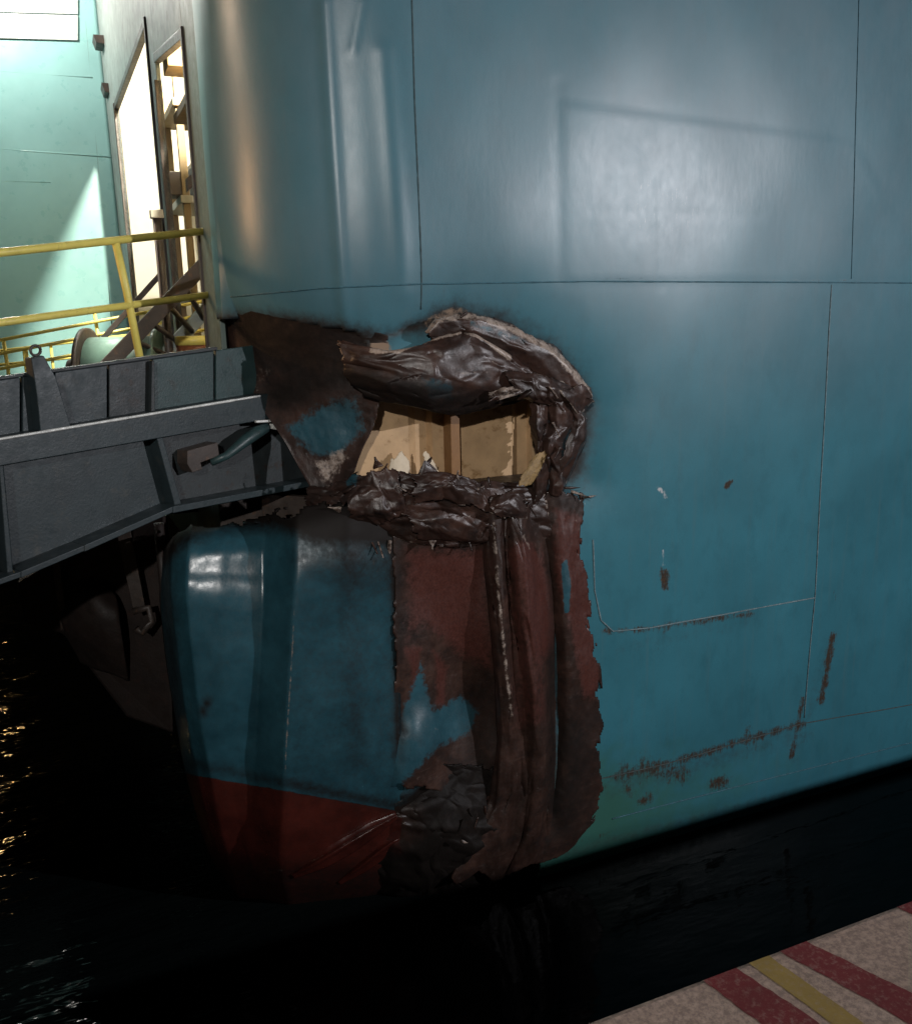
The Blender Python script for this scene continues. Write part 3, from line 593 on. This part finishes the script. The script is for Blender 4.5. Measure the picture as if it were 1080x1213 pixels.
# upright pleats pushed up in the plating
def a_pleat(px, py): return dict(primer=.55*blob(px, py, [(590, 640), (650, 640), (660, 860), (600, 880)], 18)+.4*stroke(px, py, [(618, 650), (640, 700), (645, 760)], 13), bare_glint=.62*stroke(px, py, [(584, 620), (590, 700), (600, 800), (606, 850)], 4)+.55*stroke(px, py, [(610, 615), (626, 650)], 5), grime_dark=.55*stroke(px, py, [(650, 640), (654, 960)], 8)+.3*blob(px, py, [(575, 780), (660, 780), (660, 960), (575, 960)], 30))
rows = [[(574, 586, .02), (588, 584, .08), (600, 586, .04), (612, 584, .10), (628, 588, .04), (642, 592, .01)],
        [(572, 630, .0), (586, 624, .11), (598, 628, .05), (612, 622, .14), (628, 626, .06), (642, 630, .0)],
        [(576, 690, .0), (590, 690, .12), (604, 694, .05), (620, 688, .16), (638, 690, .08), (654, 692, -.02)],
        [(584, 770, .0), (597, 770, .12), (610, 774, .04), (630, 768, .17), (646, 770, .07), (657, 772, -.03)],
        [(588, 850, .0), (603, 850, .10), (618, 854, .05), (636, 848, .15), (650, 850, .06), (659, 852, -.03)],
        [(586, 920, .0), (606, 918, .08), (622, 924, .04), (638, 918, .11), (650, 920, .04), (658, 922, -.02)],
        [(560, 990, .0), (592, 986, .07), (612, 992, .03), (630, 984, .08), (644, 984, .03), (656, 980, -.01)],
        [(530, 1046, .0), (565, 1040, .04), (592, 1040, .01), (612, 1032, .05), (632, 1028, .02), (648, 1018, .0)]]
loft('folded_plate', rows, 56, 150, 'hull', .006, 4.5, .003, (1.6, 1, .35), (0, .0, .04, 0), a_pleat, False, None, .01, 53, facet=(12, 9, .010, 'v', .6), label='upright rounded fold pushed out below the hole')
def a_out(px, py): return dict(primer=.85*blob(px, py, [(655, 600), (690, 610), (705, 720), (710, 800), (690, 830), (672, 740), (655, 680)], 12)+.4*stroke(px, py, [(700, 800), (705, 830)], 8), paint=.9*blob(px, py, [(664, 668), (671, 662), (676, 690), (674, 725), (668, 728)], 3), grime_dark=.75*blob(px, py, [(650, 820), (715, 840), (712, 960), (680, 1010), (640, 1010)], 30)+.4*stroke(px, py, [(652, 640), (656, 960)], 8), bare_glint=.5*stroke(px, py, [(680, 612), (690, 640), (700, 700)], 4))
rows = [[(644, 580, .0), (662, 578, .03), (680, 580, .02), (696, 584, .006)],
        [(646, 640, -.02), (662, 640, .04), (676, 640, .03), (690, 640, .006)],
        [(652, 700, -.03), (668, 700, .05), (684, 700, .03), (700, 700, .006)],
        [(656, 780, -.03), (672, 780, .06), (690, 780, .04), (710, 780, .006)],
        [(656, 860, -.03), (674, 860, .05), (694, 860, .03), (716, 860, .006)],
        [(654, 930, -.02), (672, 930, .04), (694, 930, .02), (716, 930, .006)],
        [(640, 985, -.01), (664, 985, .03), (690, 978, .01), (708, 966, .006)],
        [(620, 1025, .0), (645, 1022, .02), (665, 1014, .01), (684, 998, .006)]]
loft('scraped_plate', rows, 50, 170, 'hull', .007, 6, .004, (1, 1, .6), (0, .24, .02, .03), a_out, False, M_PRI, .008, 59, label='scraped reddish plate with ragged right edge beside teal paint')

# crushed bottom of the corner
def a_bot(px, py):
    return dict(boot=.9*blob(px, py, [(380, 955), (440, 958), (478, 968), (474, 1000), (500, 1045), (380, 1065)], 9), paint=.85*blob(px, py, [(380, 900), (510, 890), (530, 902), (492, 948), (455, 962), (380, 952)], 8),
                bare_glint=.7*stroke(px, py, [(562, 962), (570, 975), (566, 985)], 5)+.55*stroke(px, py, [(545, 935), (600, 920), (580, 960)], 8)+.6*stroke(px, py, [(540, 995), (548, 998)], 5)+.5*stroke(px, py, [(452, 990), (485, 975)], 3),
                grime_dark=.42+.45*stroke(px, py, [(470, 950), (540, 930)], 9)+np.clip((py-990)/50, 0, .8)+.5*np.clip((px-480)/30, 0, 1))
rows = [[(446, 925, .014), (480, 905, .04), (520, 902, -.02), (560, 905, -.05), (590, 905, -.03)],
        [(436, 945, .012), (474, 935, .04), (520, 928, .0), (562, 928, -.02), (600, 935, .0)],
        [(420, 970, -.012), (466, 966, .02), (516, 960, .05), (566, 960, .05), (606, 965, .04)],
        [(404, 1000, -.05), (460, 1000, -.01), (514, 996, .03), (562, 994, .06), (602, 996, .03)],
        [(396, 1030, -.11), (456, 1032, -.06), (514, 1032, .0), (556, 1030, .01), (598, 1024, -.02)],
        [(400, 1054, -.26), (460, 1060, -.2), (520, 1062, -.12), (556, 1060, -.1), (598, 1052, -.1)]]
loft('crushed_plate', rows, 130, 90, 'hull', .010, 4.2, .003, (.9, 1, .9), (0, .0, .06, 0), a_bot, False, None, .01, 61, facet=(8, 9, .018, 'u', .45), label='crushed dark plating at the foot of the corner')

# creased folds pushed up in the red and teal paint at the foot of the corner
def a_red(px, py): return dict(boot=np.ones(np.shape(px)), grime_dark=np.full(np.shape(px), .3), bare_glint=.5*stroke(px, py, [(352, 1030), (410, 1000), (462, 972)], 3))  # pale crest line paints the highlight on the ridge
def a_teal(px, py): return dict(paint=np.full(np.shape(px), .9), grime_dark=np.full(np.shape(px), .3), bare_glint=.5*stroke(px, py, [(452, 945), (500, 905)], 3))
def fold(line, w, h, at, seed, nm='folded_plate'):
    rows = []
    for k, (x, y, Y) in enumerate(line):
        x0, y0, _ = line[max(k-1, 0)]; x1, y1, _ = line[min(k+1, len(line)-1)]; L_ = math.hypot(x1-x0, y1-y0); nx, ny = -(y1-y0)/L_, (x1-x0)/L_; f_ = math.sin(math.pi*(k+.35)/(len(line)-.3))
        rows.append([(x+nx*w*q*f_, y+ny*w*q*f_, Y-hh*f_) for q, hh in ((-1, -.012), (-.35, h*.35), (.05, h), (.4, h*.25), (1, -.012))])
    loft(nm, rows, 22, 60, 'Y', .003, 5, .002, (1, 1, 1), (0, 0, .02, .02), at, False, M_LOW, .006, seed)
fold([(345, 1038, 4.70), (385, 1016, 4.59), (425, 992, 4.54), (470, 966, 4.50)], 12, .040, a_red, 91)
fold([(400, 1046, 4.72), (430, 1024, 4.63), (462, 1000, 4.56), (492, 985, 4.52)], 10, .035, a_red, 92)

# small curled shards along the tears
def shard(px, py, d, ang, ln, w, seed):
    P0 = onhull(px, py, d); ax = rt*math.cos(ang)-up*math.sin(ang); sd = rt*math.sin(ang)+up*math.cos(ang); v = []; f = []; n = 7; tk = .004
    for i in range(n):
        t = i/(n-1); c = P0+ax*ln*t-fw*(.5*ln*t*t*math.sin(seed))+sd*(.25*ln*t*t*math.cos(seed*2.3)); ww = w*(1-t*.85)*(1+.3*math.sin(seed+5*t)); tw = seed+t*1.4
        q = sd*math.cos(tw*.5)+fw*math.sin(tw*.5)*.8
        nn = q.cross(ax).normalized()*tk
        v += [c-q*ww/2-nn, c+q*ww/2-nn, c+q*ww/2+nn, c-q*ww/2+nn]
    for i in range(n-1):
        a = i*4
        for k in range(4): f.append((a+k, a+(k+1) % 4, a+4+(k+1) % 4, a+4+k))
    f += [(3, 2, 1, 0), tuple((n-1)*4+k for k in range(4))]
    o = mesh('metal_shard', v, f, M_TORN, ship, True)
    for n_ in ('paint', 'primer', 'boot', 'grime_dark'): attr(o.data, n_, np.zeros(len(v)))
    attr(o.data, 'bare_glint', np.full(len(v), .62 if seed % 3 < 1 else .3))
for i, (x, y, d, a, l, w) in enumerate(((404, 604, .09, 3.4, .07, .03), (452, 560, .08, -1.0, .06, .02), (470, 575, .14, .6, .06, .02),
        (505, 552, .04, -1.1, .06, .03), (560, 582, .10, -.4, .07, .02), (600, 586, .12, -.8, .05, .025), (615, 590, .12, .4, .06, .03), (628, 600, .12, 1.0, .07, .02), (668, 578, .06, .0, .10, .02), (676, 582, .03, .3, .12, .014),
        (688, 468, .07, .5, .06, .03), (650, 458, .18, .9, .08, .04), (630, 462, .2, 2.6, .09, .04), (600, 462, .19, 2.9, .08, .04), (590, 470, .18, 2.7, .06, .03), (655, 500, .14, 1.2, .09, .03), (680, 515, .11, 1.9, .08, .03),
        (648, 540, .14, 1.4, .08, .03), (640, 520, .10, 1.8, .07, .03), (665, 530, .15, 2.2, .08, .03), (566, 968, .15, 1.9, .07, .03), (574, 955, .14, 1.5, .06, .03), (545, 996, .14, .4, .05, .02), (432, 625, .02, 1.1, .16, .03), (444, 632, .02, 1.2, .14, .02),
        (545, 376, .06, -.7, .05, .03), (690, 590, .02, -.2, .09, .015), (672, 470, .08, 1.0, .09, .035), (586, 622, .13, 1.5, .09, .018), (610, 612, .15, 1.2, .09, .02), (420, 575, .08, 2.6, .08, .05), (392, 596, .05, 2.2, .09, .04), (448, 554, .10, -1.9, .06, .05), (540, 568, .12, -1.3, .05, .05), (580, 575, .12, -1.8, .05, .04), (462, 640, .03, 1.7, .09, .035), (404, 622, .03, 1.4, .08, .04), (512, 640, .09, 1.6, .05, .04), (556, 642, .08, 1.3, .05, .03))):
    shard(x, y, d, a, l, w, 1.37*i+.6)

# compartment behind the hole: tan corrugated bulkhead, frame, lining scraps
def bulkhead():
    Y0 = 4.86; z0, z1 = .4, 2.2
    xs = [(415, 0), (452, 0), (456, .0), (484, .0), (492, .05), (505, .05), (512, 0), (532, 0), (533, .10), (545, .10), (546, -.02), (606, -.02), (612, .05), (624, .05), (630, 0), (690, 0)]
    v = []; f = []
    for i, (x, dy) in enumerate(xs):
        p = atY(x, 520, Y0+dy); v += [(p.x, Y0+dy, z0), (p.x, Y0+dy, z1), (p.x, Y0+dy+.02, z1), (p.x, Y0+dy+.02, z0)]
    for i in range(len(xs)-1):
        a = i*4
        for k in range(4): f.append((a+k, a+4+k, a+4+(k+1) % 4, a+(k+1) % 4))
    return mesh('corrugated_bulkhead', v, f, M_TAN, ship)
bulkhead()
box('deck_plate', (1.75, 4.62, .60), (3.1, 4.84, .62), M_DARKB, ship)
a, b = atY(532, 470, 4.75), atY(543, 470, 4.75)
box('frame_post', (a.x, 4.74, .62), (b.x, 4.855, 2.15), simple('shadowed_frame_brown', (.22, .11, .04), .5, 0, .2, 6, .15), ship)  # brown colour stands for the post's shadowed side
box('inner_plate', (.74, 5.44, -1.9), (1.75, 5.49, 1.1), M_DARKB, ship)
prism('inner_plate', [(.98, 5.35, -1.9), (1.75, 4.66, -1.9), (1.75, 4.66, .55), (.98, 5.35, .55)], (.02, .05, 0), M_DARKB, ship)
for q_, sd in (([[(461, 548, 4.81), (468, 534, 4.81), (476, 531, 4.81), (484, 541, 4.81)], [(460, 558, 4.80), (468, 552, 4.79), (476, 552, 4.79), (486, 558, 4.80)], [(462, 572, 4.78), (470, 572, 4.77), (478, 572, 4.77), (488, 572, 4.78)]], 71),
               ([[(500, 536, 4.81), (505, 534, 4.81), (509, 540, 4.81), (514, 548, 4.81)], [(502, 548, 4.80), (508, 548, 4.79), (512, 552, 4.79), (518, 556, 4.80)], [(506, 566, 4.78), (510, 566, 4.77), (516, 566, 4.77), (522, 566, 4.78)]], 73)):
    loft('lining_scrap', q_, 26, 26, 'Y', .004, 8, .002, (1, 1, 1), (.15, .15, .35, 0), None, False, M_CREAM, .004, sd)

# ---- stern: wall with two lit openings, pale bulkhead beyond
W0 = Vector((.835, 5.44, 0)); WD = Vector((-math.sin(R(1.5)), math.cos(R(1.5)), 0))
WN = Vector((WD.y, -WD.x, 0))             # towards the ship's inside (+x)
def wp(Y, z): k = (Y-W0.y)/WD.y; p = W0+WD*k; return Vector((p.x, Y, z))
YB = 11.4
def wallpiece(name, pts, mat, thick=.03, inset=.0, bev=.004):
    return prism(name, [wp(y, z)+WN*inset for y, z in pts], WN*thick, mat, ship, bev)
ZF, ZC = .7, 5.6
D1, D2 = (7.55, 10.4), (5.95, 7.2)
wallpiece('stern_wall', [(W0.y+.02, -1.0), (D2[0], -1.0), (D2[0], 8), (W0.y+.02, 8)], M_JAMB)
wallpiece('stern_wall', [(D2[0], 3.25), (D2[1], 3.42), (D2[1], 8), (D2[0], 8)], M_GREYW)
wallpiece('stern_wall', [(D2[1], ZF), (D1[0], ZF), (D1[0], 8), (D2[1], 8)], M_GREYW)
wallpiece('stern_wall', [(D1[0], 3.75), (D1[1], 3.75), (D1[1], 8), (D1[0], 8)], M_GREYW)
wallpiece('stern_wall', [(D1[1], ZF), (YB, ZF), (YB, 8), (D1[1], 8)], M_GREYW)
wallpiece('stern_wall', [(D2[0], -.3), (YB, -.3), (YB, ZF), (D2[0], ZF)], M_GREYW)
for y0, y1, zt in ((D1[0], D1[1], 3.75), (D2[0], D2[1], 3.25)):
    wallpiece('door_frame', [(y0-.05, ZF), (y0, ZF), (y0, zt+.05), (y0-.05, zt+.05)], M_DARKB, .05, -.015)
    wallpiece('door_frame', [(y1, ZF), (y1+.07, ZF), (y1+.07, zt+.05), (y1, zt+.05)], M_DARKB, .05, -.018)
    wallpiece('door_frame', [(y0, zt-.01), (y1, zt-.01+(.17 if zt < 3.5 else 0)), (y1, zt+.05+(.17 if zt < 3.5 else 0)), (y0, zt+.05)], M_DARKB, .05, -.012)
# lit room
box('room_wall', (2.9, 5.75, ZF), (2.98, 11.5, ZC), M_WHITE, ship)
box('room_wall', (.85, 5.6, ZF), (2.9, 5.7, ZC), M_ROOMT, ship)
box('room_wall', (.5, 11.42, ZF), (2.9, 11.5, ZC), M_WHITE, ship)
box('room_floor', (.4, 5.6, ZF-.08), (2.98, 11.5, ZF-.004), M_DARKB, ship)
box('room_ceiling', (.4, 5.6, ZC), (2.98, 11.5, ZC+.08), M_WHITE, ship)
# far pale bulkhead
def pale():
    nx, nz = 60, 60; v = []; f = []
    for i in range(nx+1):
        for k in range(nz+1):
            x = -1.7+(wp(YB, 0).x+1.7)*i/nx; z = -.1+8.1*k/nz; v.append((x, YB+.012*noise.noise(Vector((x*.9, z*.8, 0))), z))
    for i in range(nx):
        for k in range(nz): a = i*(nz+1)+k; f.append((a, a+nz+1, a+nz+2, a+1))
    o = mesh('stern_bulkhead', v, f, M_PALE, ship, True); so = o.modifiers.new('thickness', 'SOLIDIFY'); so.thickness = .02; so.offset = 1
pale()
for ya, yb in (((-60, 172), (133, 186)), ((-60, 212), (60, 216)), ((-60, 80), (110, 92))):
    tube('weld_seam', [atY(*ya, YB-.01), atY(*yb, YB-.01)], .012, M_PALE, ship, 6)
tube('weld_seam', [atY(96, -40, YB-.01), atY(133, 390, YB-.01)], .008, M_JAMB, ship, 6)
for k in range(4):
    y = 46-k*31
    prism('louvre_blade', [atY(-80, y-5, YB-.01), atY(92, y, YB-.01), atY(92, y-29, YB-.01), atY(-80, y-34, YB-.01)], (0, -.03, -.02), M_LOUV, ship)
for px, py, w, h in ((110, 40, 24, 13), (120, 97, 16, 14)):
    prism('hinge_bracket', [wp(10.9, 0)+Vector((0, 0, 0))]*0+[atY(px, py, 10.9), atY(px+w, py+2, 10.9), atY(px+w, py+h, 10.9), atY(px+4, py+h-3, 10.9)], (0, .3, 0), M_DARKB, ship)
tube('conduit_pipe', [atY(128, -20, 11.0), atY(134, 60, 11.0), atY(137, 110, 11.0)], .02, M_DARKB, ship)

box('overhead_beam', (.85, 7.0, 3.35), (2.9, 7.3, 3.8), M_ROOMT, ship)
box('overhead_beam', (1.5, 5.75, 3.0), (1.7, 11.4, 3.35), M_DARKB, ship)
box('room_wall', (1.15, 7.32, 2.75), (2.9, 7.36, 3.34), M_ROOMT, ship)
box('room_panel', (2.86, 7.6, 1.4), (2.895, 8.6, 3.4), M_ROOMT, ship)
for y_ in (6.2, 6.75, 8.9, 9.6): tube('conduit_pipe', [Vector((2.84, y_, .7)), Vector((2.84, y_, 5.5))], .03, M_ROOMT if y_ < 7 else M_DARKB, ship, 10)
box('cable_tray', (2.6, 5.8, 3.55), (2.88, 11.3, 3.62), M_DARKB, ship)
box('door_header', (.88, 5.96, 3.0), (2.4, 7.18, 3.06), M_ROOMT, ship)
prism('hanging_panel', [(1.0, 7.1, 3.0), (1.7, 7.1, 3.0), (1.7, 7.1, 2.35), (1.0, 7.1, 2.45)], (0, .04, 0), M_ROOMT, ship)
bar_ = prism('diagonal_brace', [(.9, 6.9, 2.5), (.9, 6.98, 2.5), (1.9, 6.98, 3.3), (1.9, 6.9, 3.3)], (0, 0, .09), M_DARKB, ship)
# things inside the lit room
t = thing('shelf_rack', 'tan steel shelf rack seen through the right hand lit stern opening', 'shelf', (1.6, 8.2, ZF))
for x in (1.0, 1.9):
    for y in (8.0, 8.9): box('post', (x, y, ZF), (x+.06, y+.06, 3.6), M_ROOMT, t)
for z in (1.1, 1.75, 2.55, 3.3): box('shelf', (.98, 7.98, z), (1.98, 8.98, z+.06), M_WHITE if z == 2.55 else M_ROOMT, t)
for i, w_ in enumerate(('left hand', 'middle', 'right hand')):
    b_ = box('storage_bin', (1.3-.2*i, 8.02, 2.615), (1.46-.2*i, 8.3, 2.8+.05*(i % 2)), M_DARKB)
    tag(b_, w_+' one of three dark storage bins on the white shelf behind the lit opening', 'bin', 'dark bins on the white shelf')

# ------------------------------------------------------------ loading ramp
RP0 = Vector((1.12, 5.25, 0)); RD = Vector((math.sin(R(63)), math.cos(R(63)), 0)); RN = Vector((-RD.y, RD.x, 0))
def rp(px, py, back=0):
    r = ray(px, py); o = RP0+RN*back
    t = (o-CAM).dot(RN)/r.dot(RN); return CAM+r*t
ramp_t = thing('loading_ramp', 'grey steel loading ramp with deep side girder butting into the torn hull corner', 'ramp', tuple(rp(120, 600, .3)))
def rprism(name, pts, b0, b1, mat, bev=.004): return prism(name, [rp(x, y, b0) for x, y in pts], RN*(b1-b0), mat, ramp_t, bev)
tl = lambda x: 450-.137*x          # bulwark top
fl = lambda x: 519-.166*x          # flange top
fb = lambda x: 552-.175*x          # flange bottom
for x0, x1, m in ((-330, 24, M_RAMP), (27, 62, M_RAMP), (65, 127, M_RAMP), (129.5, 178, M_RAMPD), (181, 253, M_RAMPG), (256, 330, M_RAMPG)):
    rprism('bulwark_plate', [(x0, tl(x0)), (x1, tl(x1)), (x1, fl(x1)+3), (x0, fl(x0)+3)], 0 if m is M_RAMP else .012, .03, m)
rprism('top_bar', [(-330, tl(-330)-4), (258, tl(258)-4), (258, tl(258)), (-330, tl(-330))], -.008, .04, M_RAMPD)
rprism('bulwark_post', [(37, 424), (52, 421), (66, 446), (84, fl(84)), (48, fl(48)), (44, 470)], -.07, -.001, M_RAMP)
rprism('bulwark_post', [(180, tl(180)+2), (183, tl(183)+2), (184, fl(184)), (179, fl(179))], -.03, -.001, M_RAMPD)
tube('lifting_eye', [rp(42+6*math.cos(a), 415+6*math.sin(a), -.03) for a in [i*math.pi/6 for i in range(13)]], .007, M_DARKB, ramp_t)
rprism('ledge', [(-330, fl(-330)), (330, fl(330)), (330, fb(330)), (-330, fb(-330))], -.10, .04, M_RAMP)
rprism('bulwark_plate', [(-330, tl(-330)+4), (258, tl(258)+4), (318, fl(318)), (-330, fl(-330))], .031, .045, M_RAMPD)
tube('ledge_highlight', [rp(-330, fl(-330)+1, -.105), rp(308, fl(308)+1, -.105)], .0075, M_EDGE, ramp_t, 6, .4, .05)  # pale bead paints the light caught along the flange top
bot = [(-340, 805), (25, 677), (100, 646), (205, 600), (385, 566)]
def gb(x):
    for (x0, y0), (x1, y1) in zip(bot[:-1], bot[1:]):
        if x <= x1: return y0+(y1-y0)*(x-x0)/(x1-x0)
    return bot[-1][1]
for x0, x1, sl, m in ((-330, 0, 12, M_RAMP), (3, 186, 14, M_RAMP), (190, 345, 24, M_RAMPD)):
    top = [(x0, fb(x0)-2), (x1, fb(x1)-2)]
    xb0, xb1 = x0+(12 if x0 > -100 else 0), x1+sl
    inner = [p for p in bot if xb0 < p[0] < xb1]
    rprism('web_plate', top+[(xb1, gb(xb1))]+inner[::-1]+[(xb0, gb(xb0))], .0, .03, m)
rprism('stiffener', [(-1, fb(0)), (4, fb(4)), (16, gb(16)-1), (9, gb(9)-1)], -.08, -.001, M_RAMP)
rprism('stiffener', [(186, fb(186)), (193, fb(193)), (215, gb(215)-1), (207, gb(207)-1)], -.09, -.001, M_RAMP)
for (x0, y0), (x1, y1) in zip(bot[:-1], bot[1:]):
    rprism('bottom_flange', [(x0, y0), (x1, y1), (x1, y1+7), (x0, y0+8)], -.13, .12, M_RAMP)
rprism('bracket', [(222, 534), (258, 524), (260, 540), (238, 548), (240, 556), (228, 560), (222, 550)], -.10, -.001, M_DARKB)
tube('strut_pipe', [rp(250, 548, -.09), rp(268, 540, -.12), rp(290, 522, -.13), rp(304, 512, -.12), rp(316, 506, -.10)], [.020, .022, .034, .036, .028], M_RAMPG, ramp_t, 12)
rprism('end_lug', [(304, 498), (322, 497), (322, 500), (304, 501)], -.12, -.1, M_EDGE)
rprism('end_lug', [(324, 502), (335, 504), (332, 510), (322, 508)], -.14, -.1, M_EDGE)
# ramp deck behind the bulwark
A = rp(-330, 500, .03); B = rp(330, 455, .03)
dk = [A-Vector((0, 0, .05)), B-Vector((0, 0, .05)), B-Vector((0, 0, .05))+RN*1.4+RD*-.75, A-Vector((0, 0, .05))+RN*2.0]
prism('deck_plate', [Vector(p) for p in dk], (0, 0, -.06), M_RAMPD, ramp_t)
# near yellow guard rail on the ramp
gr = bpy.data.objects.new('guard_rail', None); COL.objects.link(gr); gr.parent = ramp_t; gr.matrix_parent_inverse = Matrix.Translation(-ramp_t.location); gr.location = rp(160, 430, .62); bpy.context.view_layer.update()
def rtube(name, pts, r, back, mat=M_YEL, parent=None): return tube(name, [rp(x, y, back) for x, y in pts], r, mat, parent, 12)
def sub(o, p): o.parent = p; o.matrix_parent_inverse = p.matrix_world.inverted(); return o
for pts_, r_ in (([(-330, 334), (0, 299), (246, 273)], .022), ([(-330, 432), (0, 382), (254, 348)], .021)): sub(rtube('rail', pts_, r_, .62), gr)
for pts_ in ([(137, 287), (150, 345), (170, 445)], [(-130, 312), (-108, 490)]): sub(rtube('post', pts_, .022, .625), gr)

# ------------------------------------------------------------ far guard rail, winch, stair, drum (on the stern deck)
ZD = .15
deck = prism('mooring_deck', [(-1.7, 6.9, ZD), (.55, 6.9, ZD), (.35, 11.35, ZD), (-1.7, 11.35, ZD)], (0, 0, -.25), M_RAMPD); tag(deck, kind='structure')
FY = 7.6
fr = thing('guard_rail', 'thin yellow guard rail of several bars on the deck just behind the ramp rail', 'railing', tuple(atY(100, 470, FY)))
for (ya, yb) in (((-80, 418), (255, 354)), ((-80, 434), (255, 370)), ((-80, 452), (255, 388)), ((-80, 470), (255, 404))): tube('rail', [atY(*ya, FY), atY(*yb, FY)], .013, M_YEL, fr, 10)
for x, y0 in ((4, 402), (112, 371), (94, 392), (30, 410)): tube('post', [atY(x, y0, FY+.02), atY(x+10, y0+65, FY+.02), atY(x+16, y0+120, FY+.02)], .014, M_YEL, fr, 10)
tube('post', [atY(246, 360, FY), atY(250, 440, FY)], .014, M_YEL, fr, 10)
fr2 = thing('guard_rail', 'farthest thin yellow guard rail, low against the pale turquoise bulkhead', 'railing', tuple(atY(60, 470, 9.4)))
for (ya, yb) in (((-80, 425), (160, 396)), ((-80, 440), (160, 416))): tube('rail', [atY(*ya, 9.4), atY(*yb, 9.4)], .014, M_YEL, fr2, 8)
for x in (-20, 28, 60, 130): tube('post', [atY(x, 415-.12*x, 9.42), atY(x+8, 490-.12*x, 9.42)], .014, M_YEL, fr2, 8)
wn = thing('mooring_winch', 'green mooring winch drum standing behind the yellow rails', 'winch', tuple(atY(150, 450, 7.2)))
def drum(name, p, ax, r, l, mat, par, seg=28):
    return tube(name, [Vector(p)-ax*l/2, Vector(p)-ax*l/2*.98, Vector(p)+ax*l/2*.98, Vector(p)+ax*l/2], [r*.95, r, r, r*.95], mat, par, seg)
dax = Vector((.9, -.35, 0)).normalized(); pc = atY(150, 440, 7.2)
drum('drum', pc, dax, .26, .50, M_WINCH, wn); drum('flange', pc-dax*.27, dax, .33, .03, M_DARKB, wn); drum('flange', pc+dax*.27, dax, .33, .03, M_WINCH, wn); drum('hub', pc-dax*.34, dax, .10, .16, M_DARKB, wn)
drum('brake_band', pc+dax*.05, dax, .268, .05, M_DARKB, wn)
st = thing('access_stair', 'dark steel stair with sloping stringers rising past the lit stern openings', 'stair', tuple(atY(110, 450, 6.9)))
def bar(name, a, b, w, h, mat, par):
    a, b = Vector(a), Vector(b); d = (b-a).normalized(); s = d.cross(Vector((0, 1, 0))).normalized()
    return prism(name, [a-s*h/2, b-s*h/2, b+s*h/2, a+s*h/2], (0, w, 0), mat, par)
bar('stringer', atY(92, 470, 6.7), atY(250, 305, 6.7), .05, .10, M_DARKB, st)
bar('stringer', atY(150, 470, 7.1), atY(258, 352, 7.1), .05, .10, M_GREYW, st)
bar('handrail', atY(60, 470, 7.3), atY(190, 325, 7.3), .03, .04, M_DARKB, st)
for k in range(8):
    a = atY(92+158*k/8+10, 470-165*k/8-4, 6.72); b = atY(150+108*k/8+10, 470-118*k/8-4, 7.1); tube('tread', [a, b], .02, M_DARKB, st, 6)
ds = thing('mullion_post', 'dark slender pole with pale cap standing between the two lit stern openings', 'pole', tuple(wp(7.1, .2)-WN*.10))  # post standing for the dark mullion, carries no lamp
p = wp(7.1, 0)-WN*.10
tube('pole', [p+Vector((0, 0, .15)), p+Vector((0, 0, 2.35))], .032, M_DARKB, ds, 12); box('cap', (p.x-.045, p.y-.045, 2.33), (p.x+.045, p.y+.045, 2.39), M_WHITE, ds); box('base', (p.x-.1, p.y-.1, .14), (p.x+.1, p.y+.1, .2), M_DARKB, ds)
dr = thing('oil_drum', 'rust red drum with a yellow top beside the hull corner', 'drum', tuple(atY(232, 450, 6.6)))
pd = atY(234, 425, 6.6); tube('drum_body', [pd+Vector((0, 0, -.5)), pd+Vector((0, 0, .1))], .14, M_RED, dr, 24); tube('drum_lid', [pd+Vector((0, 0, .1)), pd+Vector((0, 0, .16))], .145, M_YEL, dr, 24)

# ------------------------------------------------------------ pile under the ramp
pl = thing('ramp_pontoon', 'dark rusty steel pontoon in black water carrying the ramp end', 'pontoon', tuple(atY(140, 800, 5.5)))
fr_ = [atY(20, 690, 6.1), atY(34, 682, 6.0), atY(100, 640, 5.75), atY(196, 600, 5.5), atY(206, 870, 5.6), atY(150, 850, 5.75), atY(75, 752, 5.95), atY(28, 738, 6.1)]
prism('pontoon_side', fr_, (.05, 1.3, 0), M_RUSTP, pl, .02)
rows_ = [[(72, 712, 5.95), (88, 690, 5.88), (112, 688, 5.76), (136, 706, 5.66)], [(72, 728, 5.80), (92, 715, 5.68), (116, 714, 5.58), (140, 730, 5.56)], [(80, 752, 5.82), (100, 750, 5.68), (124, 752, 5.58), (146, 764, 5.58)], [(96, 784, 5.9), (114, 792, 5.8), (134, 798, 5.72), (152, 806, 5.7)]]
loft('fender_plate', rows_, 30, 30, 'Y', .01, 4, .004, (1, 1, 1), (0, 0, 0, 0), None, False, M_RUSTP, .02, 81, parent=pl)
prism('fender_bar', [atY(138, 632, 5.5), atY(154, 626, 5.48), atY(172, 718, 5.48), atY(158, 724, 5.5)], (0, .07, 0), M_DARKB, pl)
tube('fender_bar', [atY(188, 620, 5.42), atY(200, 760, 5.46)], .03, M_RUSTP, pl, 10)
tube('hook', [atY(158, 724, 5.46), atY(176, 720, 5.42), atY(180, 736, 5.42), atY(168, 750, 5.42), atY(162, 744, 5.42)], .022, M_DARKB, pl, 10)
prism('frame_rib', [atY(62, 668, 5.78), atY(70, 664, 5.76), atY(80, 742, 5.8), atY(72, 748, 5.82)], (0, .08, 0), M_DARKB, pl)

for o in bpy.data.objects:
    if o.type == 'MESH' and o.parent is None and 'kind' not in o and 'label' not in o: print('UNTAGGED', o.name)
S.cycles.use_denoising = True; S.cycles.sample_clamp_indirect = 4
